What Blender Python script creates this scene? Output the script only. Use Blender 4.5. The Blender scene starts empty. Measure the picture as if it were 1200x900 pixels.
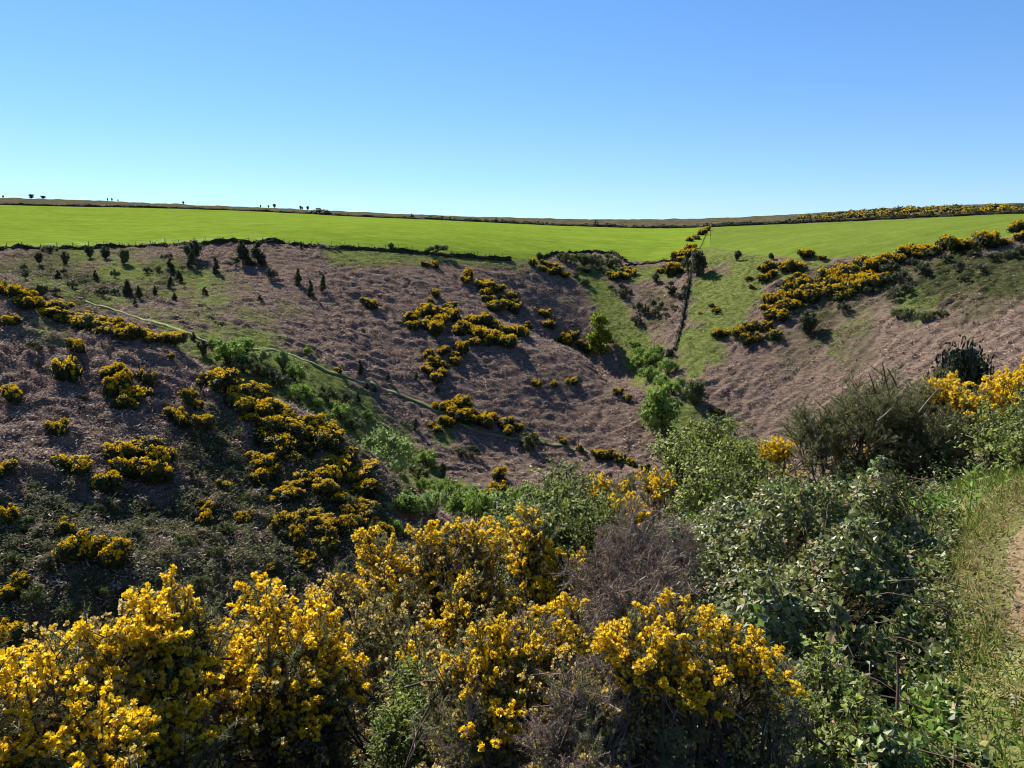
import bpy, math, random
import numpy as np
from mathutils import Vector, Matrix, Euler, Quaternion

random.seed(7)
RNG = np.random.default_rng(11)
scene = bpy.context.scene
COL = scene.collection

# ------------------------------------------------------------------ camera, sky, sun, exposure
FPX = 906.0                      # focal length in pixels of the 1200 x 900 photograph
PITCH = math.radians(-9.4)
cam_d = bpy.data.cameras.new('camera')
cam_d.sensor_width = 36.0
cam_d.lens = FPX / 1200.0 * 36.0
cam_d.clip_start = 0.05
cam_d.clip_end = 20000.0
cam = bpy.data.objects.new('camera', cam_d)
COL.objects.link(cam)
cam.location = (0, 0, 0)         # eye level is z = 0
cam.rotation_euler = (math.radians(90) + PITCH, 0, 0)
scene.camera = cam

SUN_AZ = math.radians(-38.6)     # seen from above, clockwise from +Y
SUN_EL = math.radians(42.0)
sun_dir = Vector((math.sin(SUN_AZ) * math.cos(SUN_EL), math.cos(SUN_AZ) * math.cos(SUN_EL), math.sin(SUN_EL)))
world = bpy.data.worlds.new('World')
scene.world = world
world.use_nodes = True
wn = world.node_tree.nodes
wl = world.node_tree.links
sky = wn.new('ShaderNodeTexSky')
sky.sky_type = 'NISHITA'
sky.sun_disc = False
sky.sun_elevation = SUN_EL
sky.sun_rotation = SUN_AZ
sky.altitude = 0
sky.air_density = 1.0
sky.dust_density = 0.0
sky.ozone_density = 2.2
bg = wn['Background']
bg.inputs['Strength'].default_value = 0.068
hs = wn.new('ShaderNodeHueSaturation')      # the camera's vivid rendering of a clear blue sky, the same everywhere
hs.inputs['Saturation'].default_value = 1.25
gm = wn.new('ShaderNodeGamma'); gm.inputs['Gamma'].default_value = .80
wl.new(sky.outputs[0], gm.inputs['Color'])
wl.new(gm.outputs[0], hs.inputs['Color'])
tn = wn.new('ShaderNodeMix'); tn.data_type = 'RGBA'; tn.blend_type = 'MULTIPLY'
ti = [i for i in tn.inputs if i.enabled]; ti[0].default_value = 1.0; ti[2].default_value = (.86, 1.095, 1.45, 1)
wl.new(hs.outputs[0], ti[1])
wl.new([o for o in tn.outputs if o.enabled][0], bg.inputs['Color'])
sun_l = bpy.data.lights.new('sun', 'SUN')
sun_l.energy = 5.0
sun_l.angle = math.radians(0.55)
sun_l.color = (1.0, 0.95, 0.87)
sun = bpy.data.objects.new('sun', sun_l)
COL.objects.link(sun)
sun.rotation_euler = sun_dir.to_track_quat('Z', 'Y').to_euler()
sun.location = sun_dir * 50
vs = scene.view_settings
scene.display_settings.display_device = 'sRGB'
vs.view_transform = 'Standard'
vs.look = 'None'
vs.exposure = 1.2
vs.gamma = 1.0
vs.use_curve_mapping = False
scene.cycles.max_bounces = 6
scene.cycles.diffuse_bounces = 2
scene.cycles.glossy_bounces = 2
scene.cycles.transmission_bounces = 3
scene.cycles.transparent_max_bounces = 4
scene.cycles.use_denoising = True
scene.cycles.filter_width = 1.0

# ------------------------------------------------------------------ helpers
def pix_dir(px, py):
    """unit direction of a photograph pixel"""
    u = (px - 600.0) / FPX
    v = (450.0 - py) / FPX
    c, s = math.cos(PITCH), math.sin(PITCH)
    d = np.array([u, c - v * s, s + v * c])
    return d / np.linalg.norm(d)

def pix_at(px, py, r):
    """point on that pixel's ray at horizontal distance r"""
    d = pix_dir(px, py)
    return d * (r / math.hypot(d[0], d[1]))

def az_of(px, py=330.0):
    d = pix_dir(px, py)
    return math.atan2(d[0], d[1])

def smooth(e0, e1, x):
    t = np.clip((x - e0) / (e1 - e0), 0, 1)
    return t * t * (3 - 2 * t)

def _hash(ix, iy, seed):
    h = (ix.astype(np.int64) * 374761393 + iy.astype(np.int64) * 668265263 + seed * 1442695041) & 0xffffffff
    h = ((h ^ (h >> 13)) * 1274126177) & 0xffffffff
    h = h ^ (h >> 16)
    return (h & 0xffff) / 65535.0

def vnoise(x, y, seed=0):
    """value noise, -1 .. 1"""
    x = np.asarray(x, float); y = np.asarray(y, float)
    ix = np.floor(x); iy = np.floor(y)
    fx = x - ix; fy = y - iy
    fx = fx * fx * (3 - 2 * fx); fy = fy * fy * (3 - 2 * fy)
    a = _hash(ix, iy, seed); b = _hash(ix + 1, iy, seed)
    c = _hash(ix, iy + 1, seed); d = _hash(ix + 1, iy + 1, seed)
    return ((a * (1 - fx) + b * fx) * (1 - fy) + (c * (1 - fx) + d * fx) * fy) * 2 - 1

def fbm(x, y, seed=0, octv=3):
    s = 0; a = 1; n = 0
    for k in range(octv):
        s = s + a * vnoise(x * 2 ** k, y * 2 ** k, seed + k * 17); n += a; a *= .5
    return s / n

def mesh_np(name, V, F, mats=(), midx=None, smooth_shade=False):
    """mesh from numpy arrays; F is a list of (n,3)/(n,4) index arrays"""
    if isinstance(F, np.ndarray): F = [F]
    me = bpy.data.meshes.new(name)
    V = np.ascontiguousarray(V, dtype=np.float32).reshape(-1, 3)
    nl = sum(f.size for f in F); npoly = sum(len(f) for f in F)
    me.vertices.add(len(V)); me.vertices.foreach_set('co', V.ravel())
    me.loops.add(nl); me.polygons.add(npoly)
    me.loops.foreach_set('vertex_index', np.concatenate([f.ravel() for f in F]).astype(np.int32))
    tot = np.concatenate([np.full(len(f), f.shape[1]) for f in F]).astype(np.int32)
    st = np.concatenate([[0], np.cumsum(tot)[:-1]]).astype(np.int32)
    me.polygons.foreach_set('loop_start', st)
    me.polygons.foreach_set('loop_total', tot)
    for m in mats: me.materials.append(m)
    if midx is not None: me.polygons.foreach_set('material_index', np.asarray(midx, np.int32))
    me.polygons.foreach_set('use_smooth', np.full(npoly, smooth_shade))
    me.update(calc_edges=True)
    return me

def link(name, me, parent=None):
    o = bpy.data.objects.new(name, me)
    COL.objects.link(o)
    if parent is not None: o.parent = parent
    return o

def tag(o, label=None, cat=None, group=None, kind=None):
    if label: o['label'] = label
    if cat: o['category'] = cat
    if group: o['group'] = group
    if kind: o['kind'] = kind
    return o

def unit(v):
    v = np.asarray(v, float)
    return v / np.maximum(np.linalg.norm(v, axis=-1, keepdims=True), 1e-9)

class Geo:
    """collects triangles and quads"""
    def __init__(s): s.V = []; s.T = []; s.Q = []; s.n = 0
    def add(s, V, T=None, Q=None):
        V = np.asarray(V, float).reshape(-1, 3)
        if T is not None and len(T): s.T.append(np.asarray(T, int).reshape(-1, 3) + s.n)
        if Q is not None and len(Q): s.Q.append(np.asarray(Q, int).reshape(-1, 4) + s.n)
        s.V.append(V); s.n += len(V)
    def mesh(s, name, mat, smooth_shade=False):
        F = []
        if s.T: F.append(np.concatenate(s.T))
        if s.Q: F.append(np.concatenate(s.Q))
        return mesh_np(name, np.concatenate(s.V), F, [mat], None, smooth_shade)

def leaves(geo, P, N, L, W, seed=0, up=None, fold=0.25):
    """one folded leaf (two quads sharing a midrib would be 6 verts; here a 4-vert diamond folded on its midrib) at each P.
    N: leaf normals, the blade points along a random tangent (or along up)"""
    rng = np.random.default_rng(seed)
    n = len(P)
    N = unit(N)
    t = rng.normal(size=(n, 3)) if up is None else np.asarray(up, float)
    t = unit(t - (t * N).sum(1, keepdims=True) * N)
    b = np.cross(N, t)
    L = np.broadcast_to(np.asarray(L, float), (n,))[:, None]; W = np.broadcast_to(np.asarray(W, float), (n,))[:, None]
    a = P
    m1 = P + t * L * .45 + b * W * .5 + N * W * fold
    m2 = P + t * L * .45 - b * W * .5 + N * W * fold
    e = P + t * L
    V = np.stack([a, m1, e, m2], 1).reshape(-1, 3)
    k = np.arange(n)[:, None] * 4
    T = np.concatenate([k + [0, 2, 1], k + [0, 3, 2]], 1).reshape(-1, 3)
    geo.add(V, T)

def tube(geo, pts, rad, sides=5):
    pts = np.asarray(pts, float); m = len(pts)
    rad = np.broadcast_to(np.asarray(rad, float), (m,))
    tan = unit(np.gradient(pts, axis=0))
    ref = np.array([0.31, 0.11, 0.94]) if abs(tan[0][2]) < .8 else np.array([0.95, .2, .1])
    a = unit(np.cross(tan, ref)); b = np.cross(tan, a)
    ang = np.arange(sides) * 2 * math.pi / sides
    V = pts[:, None] + rad[:, None, None] * (np.cos(ang)[None, :, None] * a[:, None] + np.sin(ang)[None, :, None] * b[:, None])
    Q = []
    for i in range(m - 1):
        for j in range(sides):
            Q.append((i * sides + j, i * sides + (j + 1) % sides, (i + 1) * sides + (j + 1) % sides, (i + 1) * sides + j))
    geo.add(V.reshape(-1, 3), None, Q)

# ------------------------------------------------------------------ materials
MATS = {}
def new_mat(name):
    m = bpy.data.materials.new(name); m.use_nodes = True
    nt = m.node_tree
    for n in list(nt.nodes): nt.nodes.remove(n)
    out = nt.nodes.new('ShaderNodeOutputMaterial')
    MATS[name] = m
    return m, nt, out

ALB = .66                        # reflectance of all matt colours below
def ramp(nt, fac, stops, alb=None):
    if alb is None: alb = ALB
    r = nt.nodes.new('ShaderNodeValToRGB')
    el = r.color_ramp.elements
    while len(el) < len(stops): el.new(.5)
    for e, (p, c) in zip(el, stops):
        e.position = p; e.color = (*[min(1, q * alb) for q in c], 1)
    nt.links.new(fac, r.inputs[0])
    return r.outputs[0]

def noise_tex(nt, scale, detail=3, rough=.6, vec=None):
    n = nt.nodes.new('ShaderNodeTexNoise')
    n.inputs['Scale'].default_value = scale; n.inputs['Detail'].default_value = detail; n.inputs['Roughness'].default_value = rough
    if vec is not None: nt.links.new(vec, n.inputs['Vector'])
    return n.outputs['Fac']

def mixc(nt, fac, a, b, mode='MIX'):
    m = nt.nodes.new('ShaderNodeMix'); m.data_type = 'RGBA'; m.blend_type = mode
    for sock, v in ((m.inputs['Factor'], fac), (m.inputs['A'], a), (m.inputs['B'], b)):
        pass
    ins = [i for i in m.inputs if i.enabled]
    for i, v in zip(ins, (fac, a, b)):
        if isinstance(v, (int, float)): i.default_value = v
        elif isinstance(v, tuple): i.default_value = (*v, 1)
        else: nt.links.new(v, i)
    return [o for o in m.outputs if o.enabled][0]

def maths(nt, op, a, b=None, clamp=False):
    m = nt.nodes.new('ShaderNodeMath'); m.operation = op; m.use_clamp = clamp
    for i, v in zip(m.inputs, (a, b)):
        if v is None: continue
        if isinstance(v, (int, float)): i.default_value = v
        else: nt.links.new(v, i)
    return m.outputs[0]

def leaf_mat(name, stops, trans=.35, rough=.5, spec=.3, obj_var=.0, trans_tint=(1, 1, 1), alb=None):
    """foliage: colour varies leaf by leaf, light passes through the blade"""
    m, nt, out = new_mat(name)
    g = nt.nodes.new('ShaderNodeNewGeometry')
    fac = g.outputs['Random Per Island']
    if obj_var > 0:
        oi = nt.nodes.new('ShaderNodeObjectInfo')
        fac = maths(nt, 'ADD', maths(nt, 'MULTIPLY', fac, 1 - obj_var), maths(nt, 'MULTIPLY', oi.outputs['Random'], obj_var))
    col = ramp(nt, fac, stops, alb)
    p = nt.nodes.new('ShaderNodeBsdfPrincipled')
    nt.links.new(col, p.inputs['Base Color'])
    p.inputs['Roughness'].default_value = rough
    p.inputs['Specular IOR Level'].default_value = spec
    if trans > 0:
        t = nt.nodes.new('ShaderNodeBsdfTranslucent')
        nt.links.new(mixc(nt, 1.0, col, trans_tint, 'MULTIPLY'), t.inputs['Color'])
        mx = nt.nodes.new('ShaderNodeMixShader'); mx.inputs[0].default_value = trans
        nt.links.new(p.outputs[0], mx.inputs[1]); nt.links.new(t.outputs[0], mx.inputs[2])
        nt.links.new(mx.outputs[0], out.inputs[0])
    else:
        nt.links.new(p.outputs[0], out.inputs[0])
    return m

def plain_mat(name, stops, scale=3.0, rough=.9, spec=.1, bump=0.0, bscale=20):
    m, nt, out = new_mat(name)
    tc = nt.nodes.new('ShaderNodeTexCoord')
    p = nt.nodes.new('ShaderNodeBsdfPrincipled')
    nt.links.new(ramp(nt, noise_tex(nt, scale, 5, .65, tc.outputs['Object']), stops), p.inputs['Base Color'])
    p.inputs['Roughness'].default_value = rough; p.inputs['Specular IOR Level'].default_value = spec
    if bump:
        b = nt.nodes.new('ShaderNodeBump'); b.inputs['Strength'].default_value = bump; b.inputs['Distance'].default_value = .05
        nt.links.new(noise_tex(nt, bscale, 4, .7, tc.outputs['Object']), b.inputs['Height'])
        nt.links.new(b.outputs[0], p.inputs['Normal'])
    nt.links.new(p.outputs[0], out.inputs[0])
    return m

# ------------------------------------------------------------------ the lie of the land
# per photograph column: (row, horizontal distance) seen points, ('z', height, distance) unseen ones
PROF = {
 -250: [('z',-1.9,1.2),('z',-3.2,4),('z',-6,8),('z',-16,18),('z',-30,35),('z',-33,55),('z',-24,85),('z',-8,125),('z',2,170),('z',6,230),(285,300),(234,520),(226,720),('z',30,1300),('z',-60,3000)],
 -100: [('z',-1.9,1.2),('z',-3.1,4),('z',-5.9,8),('z',-16.5,18),('z',-31,36),('z',-34,58),(560,84),(420,107),(300,134),('z',-6,170),('z',-1,230),(289,300),(238,520),(230,720),('z',30,1300),('z',-60,3000)],
 0:   [('z',-1.85,1.2),('z',-3,4),('z',-5.8,8),('z',-16.5,18),('z',-31,36),('z',-34,58),(600,78),(500,92),(400,110),(333,126),('z',-14,152),(328,205),(305,260),(292,290),(240,520),(232,700),('z',30,1300),('z',-60,3000)],
 100: [('z',-1.85,1.2),('z',-2.95,4),('z',-5.7,8),('z',-16,18),('z',-31,38),('z',-34.5,58),(700,64),(600,78),(500,92),(420,106),(372,119),('z',-20,143),(362,190),(320,245),(290,287),(242,510),(235,680),('z',30,1300),('z',-60,3000)],
 200: [('z',-1.8,1.2),('z',-2.9,4),('z',-5.5,8),('z',-15.5,18),('z',-31,40),('z',-35,58),(720,63),(620,76),(520,90),(440,103),(404,112),('z',-25,136),(392,178),(340,228),(288,282),(244,500),(239,650),('z',30,1300),('z',-60,3000)],
 300: [('z',-1.8,1.2),('z',-2.8,4),('z',-5.2,8),('z',-15,18),('z',-31,42),('z',-36,60),(680,70),(600,82),(520,94),(461,104),('z',-33,128),(432,165),(400,182),(345,220),(286,272),(248,480),(243,600),('z',25,1300),('z',-60,3000)],
 400: [('z',-1.75,1.2),('z',-2.7,4),('z',-4.9,8),('z',-14,18),('z',-31,45),('z',-37,66),(640,78),(570,89),(513,99),('z',-38,122),(495,152),(440,176),(370,215),(291,270),(253,465),(248,560),('z',20,1300),('z',-60,3000)],
 460: [('z',-1.75,1.2),('z',-2.65,4),('z',-4.7,8),('z',-14,18),('z',-31,46),('z',-38,68),(660,78),(600,90),('z',-42,125),(540,158),(460,182),(370,220),(295,270),(256,455),(252,520),('z',18,1300),('z',-60,3000)],
 530: [('z',-1.7,1.2),('z',-2.55,4),('z',-4.5,8),('z',-13.5,18),('z',-30,48),('z',-39,80),('z',-44,125),(545,160),(480,182),(380,222),(299,272),(259,448),(256,490),('z',15,1300),('z',-60,3000)],
 620: [('z',-1.7,1.2),('z',-2.5,4),('z',-4.2,8),('z',-13.5,20),('z',-30,50),('z',-41,95),('z',-46,140),(545,168),(470,192),(390,225),(306,275),(263,440),(260,470),('z',12,1300),('z',-60,3000)],
 680: [('z',-1.65,1.2),('z',-2.4,4),('z',-4,8),('z',-13.5,20),('z',-30,52),('z',-42,105),('z',-47,145),(545,172),(470,196),(405,222),('z',-33,241),(322,276),(300,300),(265.5,436),(264,460),('z',10,1300),('z',-60,3000)],
 705: [('z',-1.65,1.2),('z',-2.38,4),('z',-3.95,8),('z',-13.2,20),('z',-30,53),('z',-42,108),('z',-47,148),(545,173),(475,194),(428,212),('z',-39,228),(372,251),(330,273),(306,293),(266,434.5),(265,455),('z',10,1300),('z',-60,3000)],
 730: [('z',-1.65,1.2),('z',-2.35,4),('z',-3.9,8),('z',-13,20),('z',-30,55),('z',-42,110),('z',-47,150),(540,174),(480,192),(450,203),('z',-42,213),(400,240),(350,262),(318,285),(267,433),(266,450),('z',10,1300),('z',-60,3000)],
 790: [('z',-1.6,1.2),('z',-2.3,4),('z',-3.7,8),('z',-12.5,20),('z',-29,58),('z',-42,115),('z',-47,150),(530,177),(500,185),(455,201),(410,222),(350,255),(305,300),(268,430),(266,445),('z',10,1300),('z',-60,3000)],
 850: [('z',-1.6,1.2),('z',-2.2,4),('z',-3.5,8),('z',-12,20),('z',-28,60),('z',-42,120),('z',-46,155),(520,180),(470,195),(410,217),(340,250),(300,285),(265,426),(264,440),('z',10,1300),('z',-60,3000)],
 950: [('z',-1.6,1.2),('z',-2,4),('z',-3.1,8),('z',-10.5,20),('z',-27,60),('z',-40,120),('z',-44,160),(490,187),(430,205),(370,226),(308,255),(261,412),(255,440),('z',12,1300),('z',-60,3000)],
 1050:[('z',-1.6,1.2),('z',-1.75,4),('z',-2.7,8),('z',-8,20),('z',-25,60),('z',-36,110),('z',-41,150),(460,185),(400,202),(350,224),(302,252),(256,400),(247,436),('z',14,1300),('z',-60,3000)],
 1130:[('z',-1.6,1.2),('z',-1.62,4),('z',-2.1,8),('z',-4.2,18),('z',-23,60),('z',-33,105),('z',-38,145),(440,180),(390,198),(340,222),(288,254),(253,390),(244,432),('z',15,1300),('z',-60,3000)],
 1210:[('z',-1.6,1.2),('z',-1.58,4),('z',-1.75,8),('z',-4,16),('z',-20,55),('z',-30,100),('z',-34,140),(430,176),(380,195),(330,220),(277,254),(250,380),(241.5,430),('z',16,1300),('z',-60,3000)],
 1400:[('z',-1.6,1.2),('z',-1.4,4),('z',-1.2,8),('z',-2,16),('z',-14,55),('z',-24,100),('z',-28,135),('z',-26,165),('z',-14,200),('z',-2,230),(270,258),(246,380),(238,430),('z',16,1300),('z',-60,3000)],
}
cp = []
for px, lst in PROF.items():
    a = az_of(px)
    cp.append((a, math.log(.5), -1.62))
    for e in lst:
        if e[0] == 'z': cp.append((a, math.log(e[2]), e[1]))
        else:
            p = pix_at(px, e[0], e[1])
            cp.append((math.atan2(p[0], p[1]), math.log(e[1]), p[2]))
cp = np.array(cp)
AZS = 1.1
KX = np.stack([cp[:, 0] * AZS, cp[:, 1]], 1)
def tps(d2): return .5 * d2 * np.log(d2 + 1e-12)
_d = ((KX[:, None] - KX[None]) ** 2).sum(2)
nC = len(KX)
A = np.zeros((nC + 3, nC + 3))
A[:nC, :nC] = tps(_d) + np.eye(nC) * 1.5e-3
A[:nC, nC:] = np.concatenate([np.ones((nC, 1)), KX], 1); A[nC:, :nC] = A[:nC, nC:].T
WGT = np.linalg.solve(A, np.concatenate([cp[:, 2], np.zeros(3)]))
def rbf(az, lr):
    out = np.empty(az.shape)
    q = np.stack([az * AZS, lr], -1)
    for i in range(0, len(q), 20000):
        qq = q[i:i + 20000]
        d = ((qq[:, None] - KX[None]) ** 2).sum(2)
        out[i:i + 20000] = tps(d) @ WGT[:nC] + WGT[nC] + qq @ WGT[nC + 1:]
    return out

A0, A1 = az_of(-250), az_of(1400)
fine = np.radians(np.concatenate([np.arange(-40, -35, .5), np.arange(-35, 35, 0.15), np.arange(35, 46, .5)]))
coarse_l = np.radians(np.arange(-180, -40, 4.0)); coarse_r = np.radians(np.arange(48, 180.1, 4.0))
AZ = np.concatenate([coarse_l, fine, coarse_r])
LR = np.concatenate([np.arange(math.log(.5), math.log(45), .026), np.arange(math.log(45), math.log(130), .0046), np.arange(math.log(130), math.log(300), .0027), np.arange(math.log(300), math.log(560), .012), np.arange(math.log(560), math.log(2950), .06), [math.log(3000)]])
# coarse base evaluation then bilinear onto the fine lattice
caz = np.radians(np.concatenate([np.arange(-180, -46, 2), np.arange(-46, 46, .25), np.arange(46, 180.01, 2)])); clr = np.linspace(math.log(.5), math.log(3000), 560)
ga, gl = np.meshgrid(caz, clr, indexing='ij')
zc = rbf(np.clip(ga, A0, A1).ravel(), gl.ravel()).reshape(ga.shape)
zl = rbf(np.full(len(clr), A0), clr); zr = rbf(np.full(len(clr), A1), clr)
span = 2 * math.pi - (A1 - A0)
t = np.where(ga > A1, (ga - A1) / span, np.where(ga < A0, (ga + 2 * math.pi - A1) / span, 0))
t = (t * t * (3 - 2 * t))
outm = (ga > A1) | (ga < A0)
zc = np.where(outm, zr[None] * (1 - t) + zl[None] * t, zc)

def bil(tab, ax, ay, x, y):
    fx = np.clip(np.interp(x, ax, np.arange(len(ax))), 0, len(ax) - 1.001)
    fy = np.clip(np.interp(y, ay, np.arange(len(ay))), 0, len(ay) - 1.001)
    i = fx.astype(int); j = fy.astype(int); u = fx - i; v = fy - j
    return (tab[i, j] * (1 - u) * (1 - v) + tab[i + 1, j] * u * (1 - v) + tab[i, j + 1] * (1 - u) * v + tab[i + 1, j + 1] * u * v)

def base_z(x, y):
    x = np.asarray(x, float); y = np.asarray(y, float)
    return bil(zc, caz, clr, np.arctan2(x, y), np.log(np.maximum(np.hypot(x, y), .5)))

def hit(px, py, zf=None, r0=1.0, r1=900.0):
    """where the ray through a photograph pixel meets the ground"""
    d = pix_dir(px, py); h = math.hypot(d[0], d[1])
    r = np.exp(np.linspace(math.log(r0), math.log(r1), 3000))
    X = d[0] / h * r; Y = d[1] / h * r; Z = d[2] / h * r
    g = (zf or base_z)(X, Y)
    below = np.nonzero(Z < g)[0]
    k = below[0] if len(below) else int(np.argmin(Z - g))
    return np.array([X[k], Y[k], float((zf or base_z)(X[k:k+1], Y[k:k+1])[0])])
# ------------------------------------------------------------------ ground cover zones (world positions)
def splats(lst):
    """(px, py, radius_px, weight) -> world x, y, radius, weight"""
    out = []
    for px, py, rp, w in lst:
        p = hit(px, py); out.append((p[0], p[1], rp * math.hypot(p[0], p[1]) / FPX, w))
    return out
GRASS = splats([(x, 296 + abs(x - 520) * .03, 20, .8) for x in range(400, 640, 22)] +
  [(250,402,16,1),(280,412,20,1),(310,418,22,1),(340,428,22,1),(380,442,22,.9),(400,462,22,.9),(425,478,20,.8),(440,505,22,.8),(470,525,22,.8),(500,560,24,.9),(545,580,24,.9),(600,590,24,.8),(520,510,16,.7),
   (690,326,14,1),(705,343,15,1),(715,360,14,1),(725,377,14,1),(737,395,13,1),(747,412,16,1),(760,432,18,1),(772,452,18,1),(778,475,16,1),(790,500,18,1),(806,480,14,1),(815,500,12,.8),
   (845,300,26,1),(831,290,12,1),(838,293,14,1),(852,296,14,1),(825,300,12,1),(880,306,24,1),(830,335,20,1),(862,335,22,1),(890,322,18,1),(822,362,16,1),(842,372,18,1),(808,400,16,1),(822,408,16,1),(835,392,16,.95),(850,350,18,1),(876,344,16,1),(815,432,12,.9),(840,415,12,.8),(862,380,12,.8),(925,314,16,.8),(865,362,14,.9),(800,425,10,.8),(960,306,14,.8),
   (745,322,14,1),(765,320,14,1),(785,318,14,1),(800,312,12,1),(720,318,12,.9),
   (190,310,20,.5),(170,330,24,.45),(210,345,26,.5),(230,370,24,.45),(180,370,22,.5),(130,352,20,.6),(280,340,20,.3),(260,385,20,.6),(320,395,18,.5),(200,385,14,.8),(30,312,24,.3),(90,315,24,.3),
   (985,400,22,.35),(935,352,12,.6),(1000,380,20,.4),(1060,352,16,.5),(1080,365,16,.5),
   (100,300,30,.6),(150,320,32,.75),(60,335,30,.6),(240,330,28,.65),(300,370,24,.5),(340,360,20,.35),(140,300,26,.5),(250,352,26,.6),(205,400,16,.9),(300,400,26,.8),(350,440,26,.85),(400,480,26,.85),(60,378,26,.5),(120,400,20,.35),(270,500,16,.3)] +
  [(x + dx, np.interp(x, [200,250,300,350,400,450,500,560,640], [406,434,461,485,509,548,590,602,598]) - dy, 16, .74) for x in range(215, 640, 22) for dx, dy in ((8, 8), (22, 20))])
SCRUB = splats([(x, y, 44, .68) for x, y in ((60,620),(150,620),(10,640),(60,660),(150,680),(250,700),(250,540),(230,620),(270,600),(280,660),(200,690),(140,720),(320,660),(60,720),(350,640),(20,690),(400,640),(380,600),(420,580),(330,560),(90,690))] +
  [(40,320,40,.7),(110,330,36,.7),(200,320,36,.6),(100,350,30,.7),(60,305,36,.6),(170,345,30,.6),(20,340,30,.7),(290,430,30,.6),(360,480,30,.6),(420,530,26,.6),(480,585,26,.8),(560,600,30,.8),(620,590,30,.6),(940,340,30,.6),(1000,340,30,.5),(1120,320,34,.9),(1180,325,34,.9),(1150,350,30,.6),(1090,340,30,.8),(1000,400,26,.5),(960,380,24,.6),(1060,330,30,.6),(930,410,30,.35),
   (700,310,24,.6),(770,365,20,.45),(760,350,16,.4)])
STRAW = splats([(530,300,24,.6),(600,330,16,.4),(700,400,16,.5),(660,360,14,.5),(800,350,14,.5),(900,310,10,.6),(860,318,8,.6),(870,300,8,.5),(780,345,16,.7),(770,385,14,.6),(60,390,18,.5),(20,400,20,.4),(240,440,16,.5),(310,470,16,.5)])
def zone(sp, X, Y):
    z = np.zeros(X.shape)
    for x, y, r, w in sp:
        h = math.hypot(x, y); ux, uy = x / h, y / h
        a = (X - x) * ux + (Y - y) * uy; b = (X - x) * uy - (Y - y) * ux
        d2 = (a * a / 4.0 + b * b) / (r * r)
        z = np.maximum(z, w * np.exp(-d2 * d2 * .7))
    return z

# pasture outlines: lower edge by photograph rows, upper edge by distance
TOP_R = ([-140, 0, 300, 600, 800, 1000, 1200, 1340], [528, 520, 480, 440, 430, 400, 380, 374])
def top_pt(px):
    r = np.interp(px, *TOP_R); a = az_of(px)
    return np.array([math.sin(a) * r, math.cos(a) * r])
FIELD_L = [(-140,293),(-60,293),(0,292.5),(60,291.5),(120,290),(190,287.5),(240,285.5),(300,285),(350,287),(400,290),(450,293.5),(500,297),(550,301),(600,304.5),(632,304),(650,298),(690,294.5),(718,296.5),(733,306),(760,307),(800,303),(831,289)]
FIELD_R = [(828,289),(870,296),(900,301),(940,304),(985,305),(1030,302),(1060,298),(1090,293),(1120,289),(1150,285),(1175,281),(1200,277),(1260,270),(1340,266)]
def field_mask_fn(lst):
    lo = [hit(px, py) for px, py in lst]
    az = np.array([math.atan2(p[0], p[1]) for p in lo]); r = np.array([math.hypot(p[0], p[1]) for p in lo])
    return az, r, lo
FL = field_mask_fn(FIELD_L); FR = field_mask_fn(FIELD_R)

# ------------------------------------------------------------------ the ground sheet
ga, gl = np.meshgrid(AZ, LR, indexing='ij')
R_ = np.exp(gl); X_ = np.sin(ga) * R_; Y_ = np.cos(ga) * R_
xs, ys, rs, azs = X_.ravel(), Y_.ravel(), R_.ravel(), ga.ravel()
Zb = base_z(xs, ys)
zg = zone(GRASS, xs, ys); zs = zone(SCRUB, xs, ys); zw = zone(STRAW, xs, ys)
lo_r = np.where(azs < az_of(829), np.interp(azs, FL[0], FL[1]), np.interp(azs, FR[0], FR[1]))
infield = smooth(0.995, 1.005, rs / lo_r)
hi_r = np.interp(azs, [az_of(p) for p in TOP_R[0]], TOP_R[1])
above = smooth(1.0, 1.01, rs / hi_r)
nearm = smooth(14, 40, rs)
rough = nearm * (1 - infield) * (1 - .75 * zg)
wx = xs + 1.2 * vnoise(xs / 6, ys / 6, 5); wy = ys + 1.2 * vnoise(xs / 6, ys / 6, 6)
fine_m = 1 - smooth(150, 280, rs) * .35
# cushions of litter: billowed noise drawn out along the contour and slanting a little, with sharp creases between
cu = wx * .97 + wy * .25; cv = wy * .97 - wx * .25
bil1 = np.abs(vnoise(cu / 3.1, cv / 1.5, 21)); bil2 = np.abs(vnoise(cu / 1.5 + 7, cv / .85, 31))
disp = rough * (1.3 * bil1 + .6 * bil2 * (1 - smooth(120, 230, rs) * .5) - .35 + .5 * fbm(xs / 14, ys / 9, 41, 2) + .35 * fbm(wx / 5.5, wy / 2.6, 43, 2)) * (.55 + .6 * smooth(-.4, .5, fbm(xs / 22, ys / 16, 47, 2)))
disp += nearm * (1 - infield) * .12 * fbm(xs / 1.5, ys / 1.2, 51, 2)
disp += (1 - nearm) * smooth(1.0, 3.0, rs) * .10 * fbm(xs / 1.1, ys / 1.1, 61, 3) * (1 - smooth(.9, 1.6, xs / np.maximum(ys, .3) * 2.0))
disp += infield * (1 - above) * .25 * fbm(xs / 40, ys / 30, 71, 2) + above * .8 * fbm(xs / 9, ys / 7, 73, 3)
Zf = (Zb + disp).reshape(X_.shape)
def ground_z(x, y):
    x = np.asarray(x, float); y = np.asarray(y, float)
    return bil(Zf, AZ, LR, np.arctan2(x, y), np.log(np.maximum(np.hypot(x, y), .5)))
def ghit(px, py, r0=12.0, r1=900.0): return hit(px, py, ground_z, r0, r1)

n_, m_ = X_.shape
ii, jj = np.meshgrid(np.arange(n_ - 1), np.arange(m_ - 1), indexing='ij')
kk = (ii * m_ + jj).ravel()
Q = np.stack([kk, kk + m_, kk + m_ + 1, kk + 1], 1)

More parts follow.
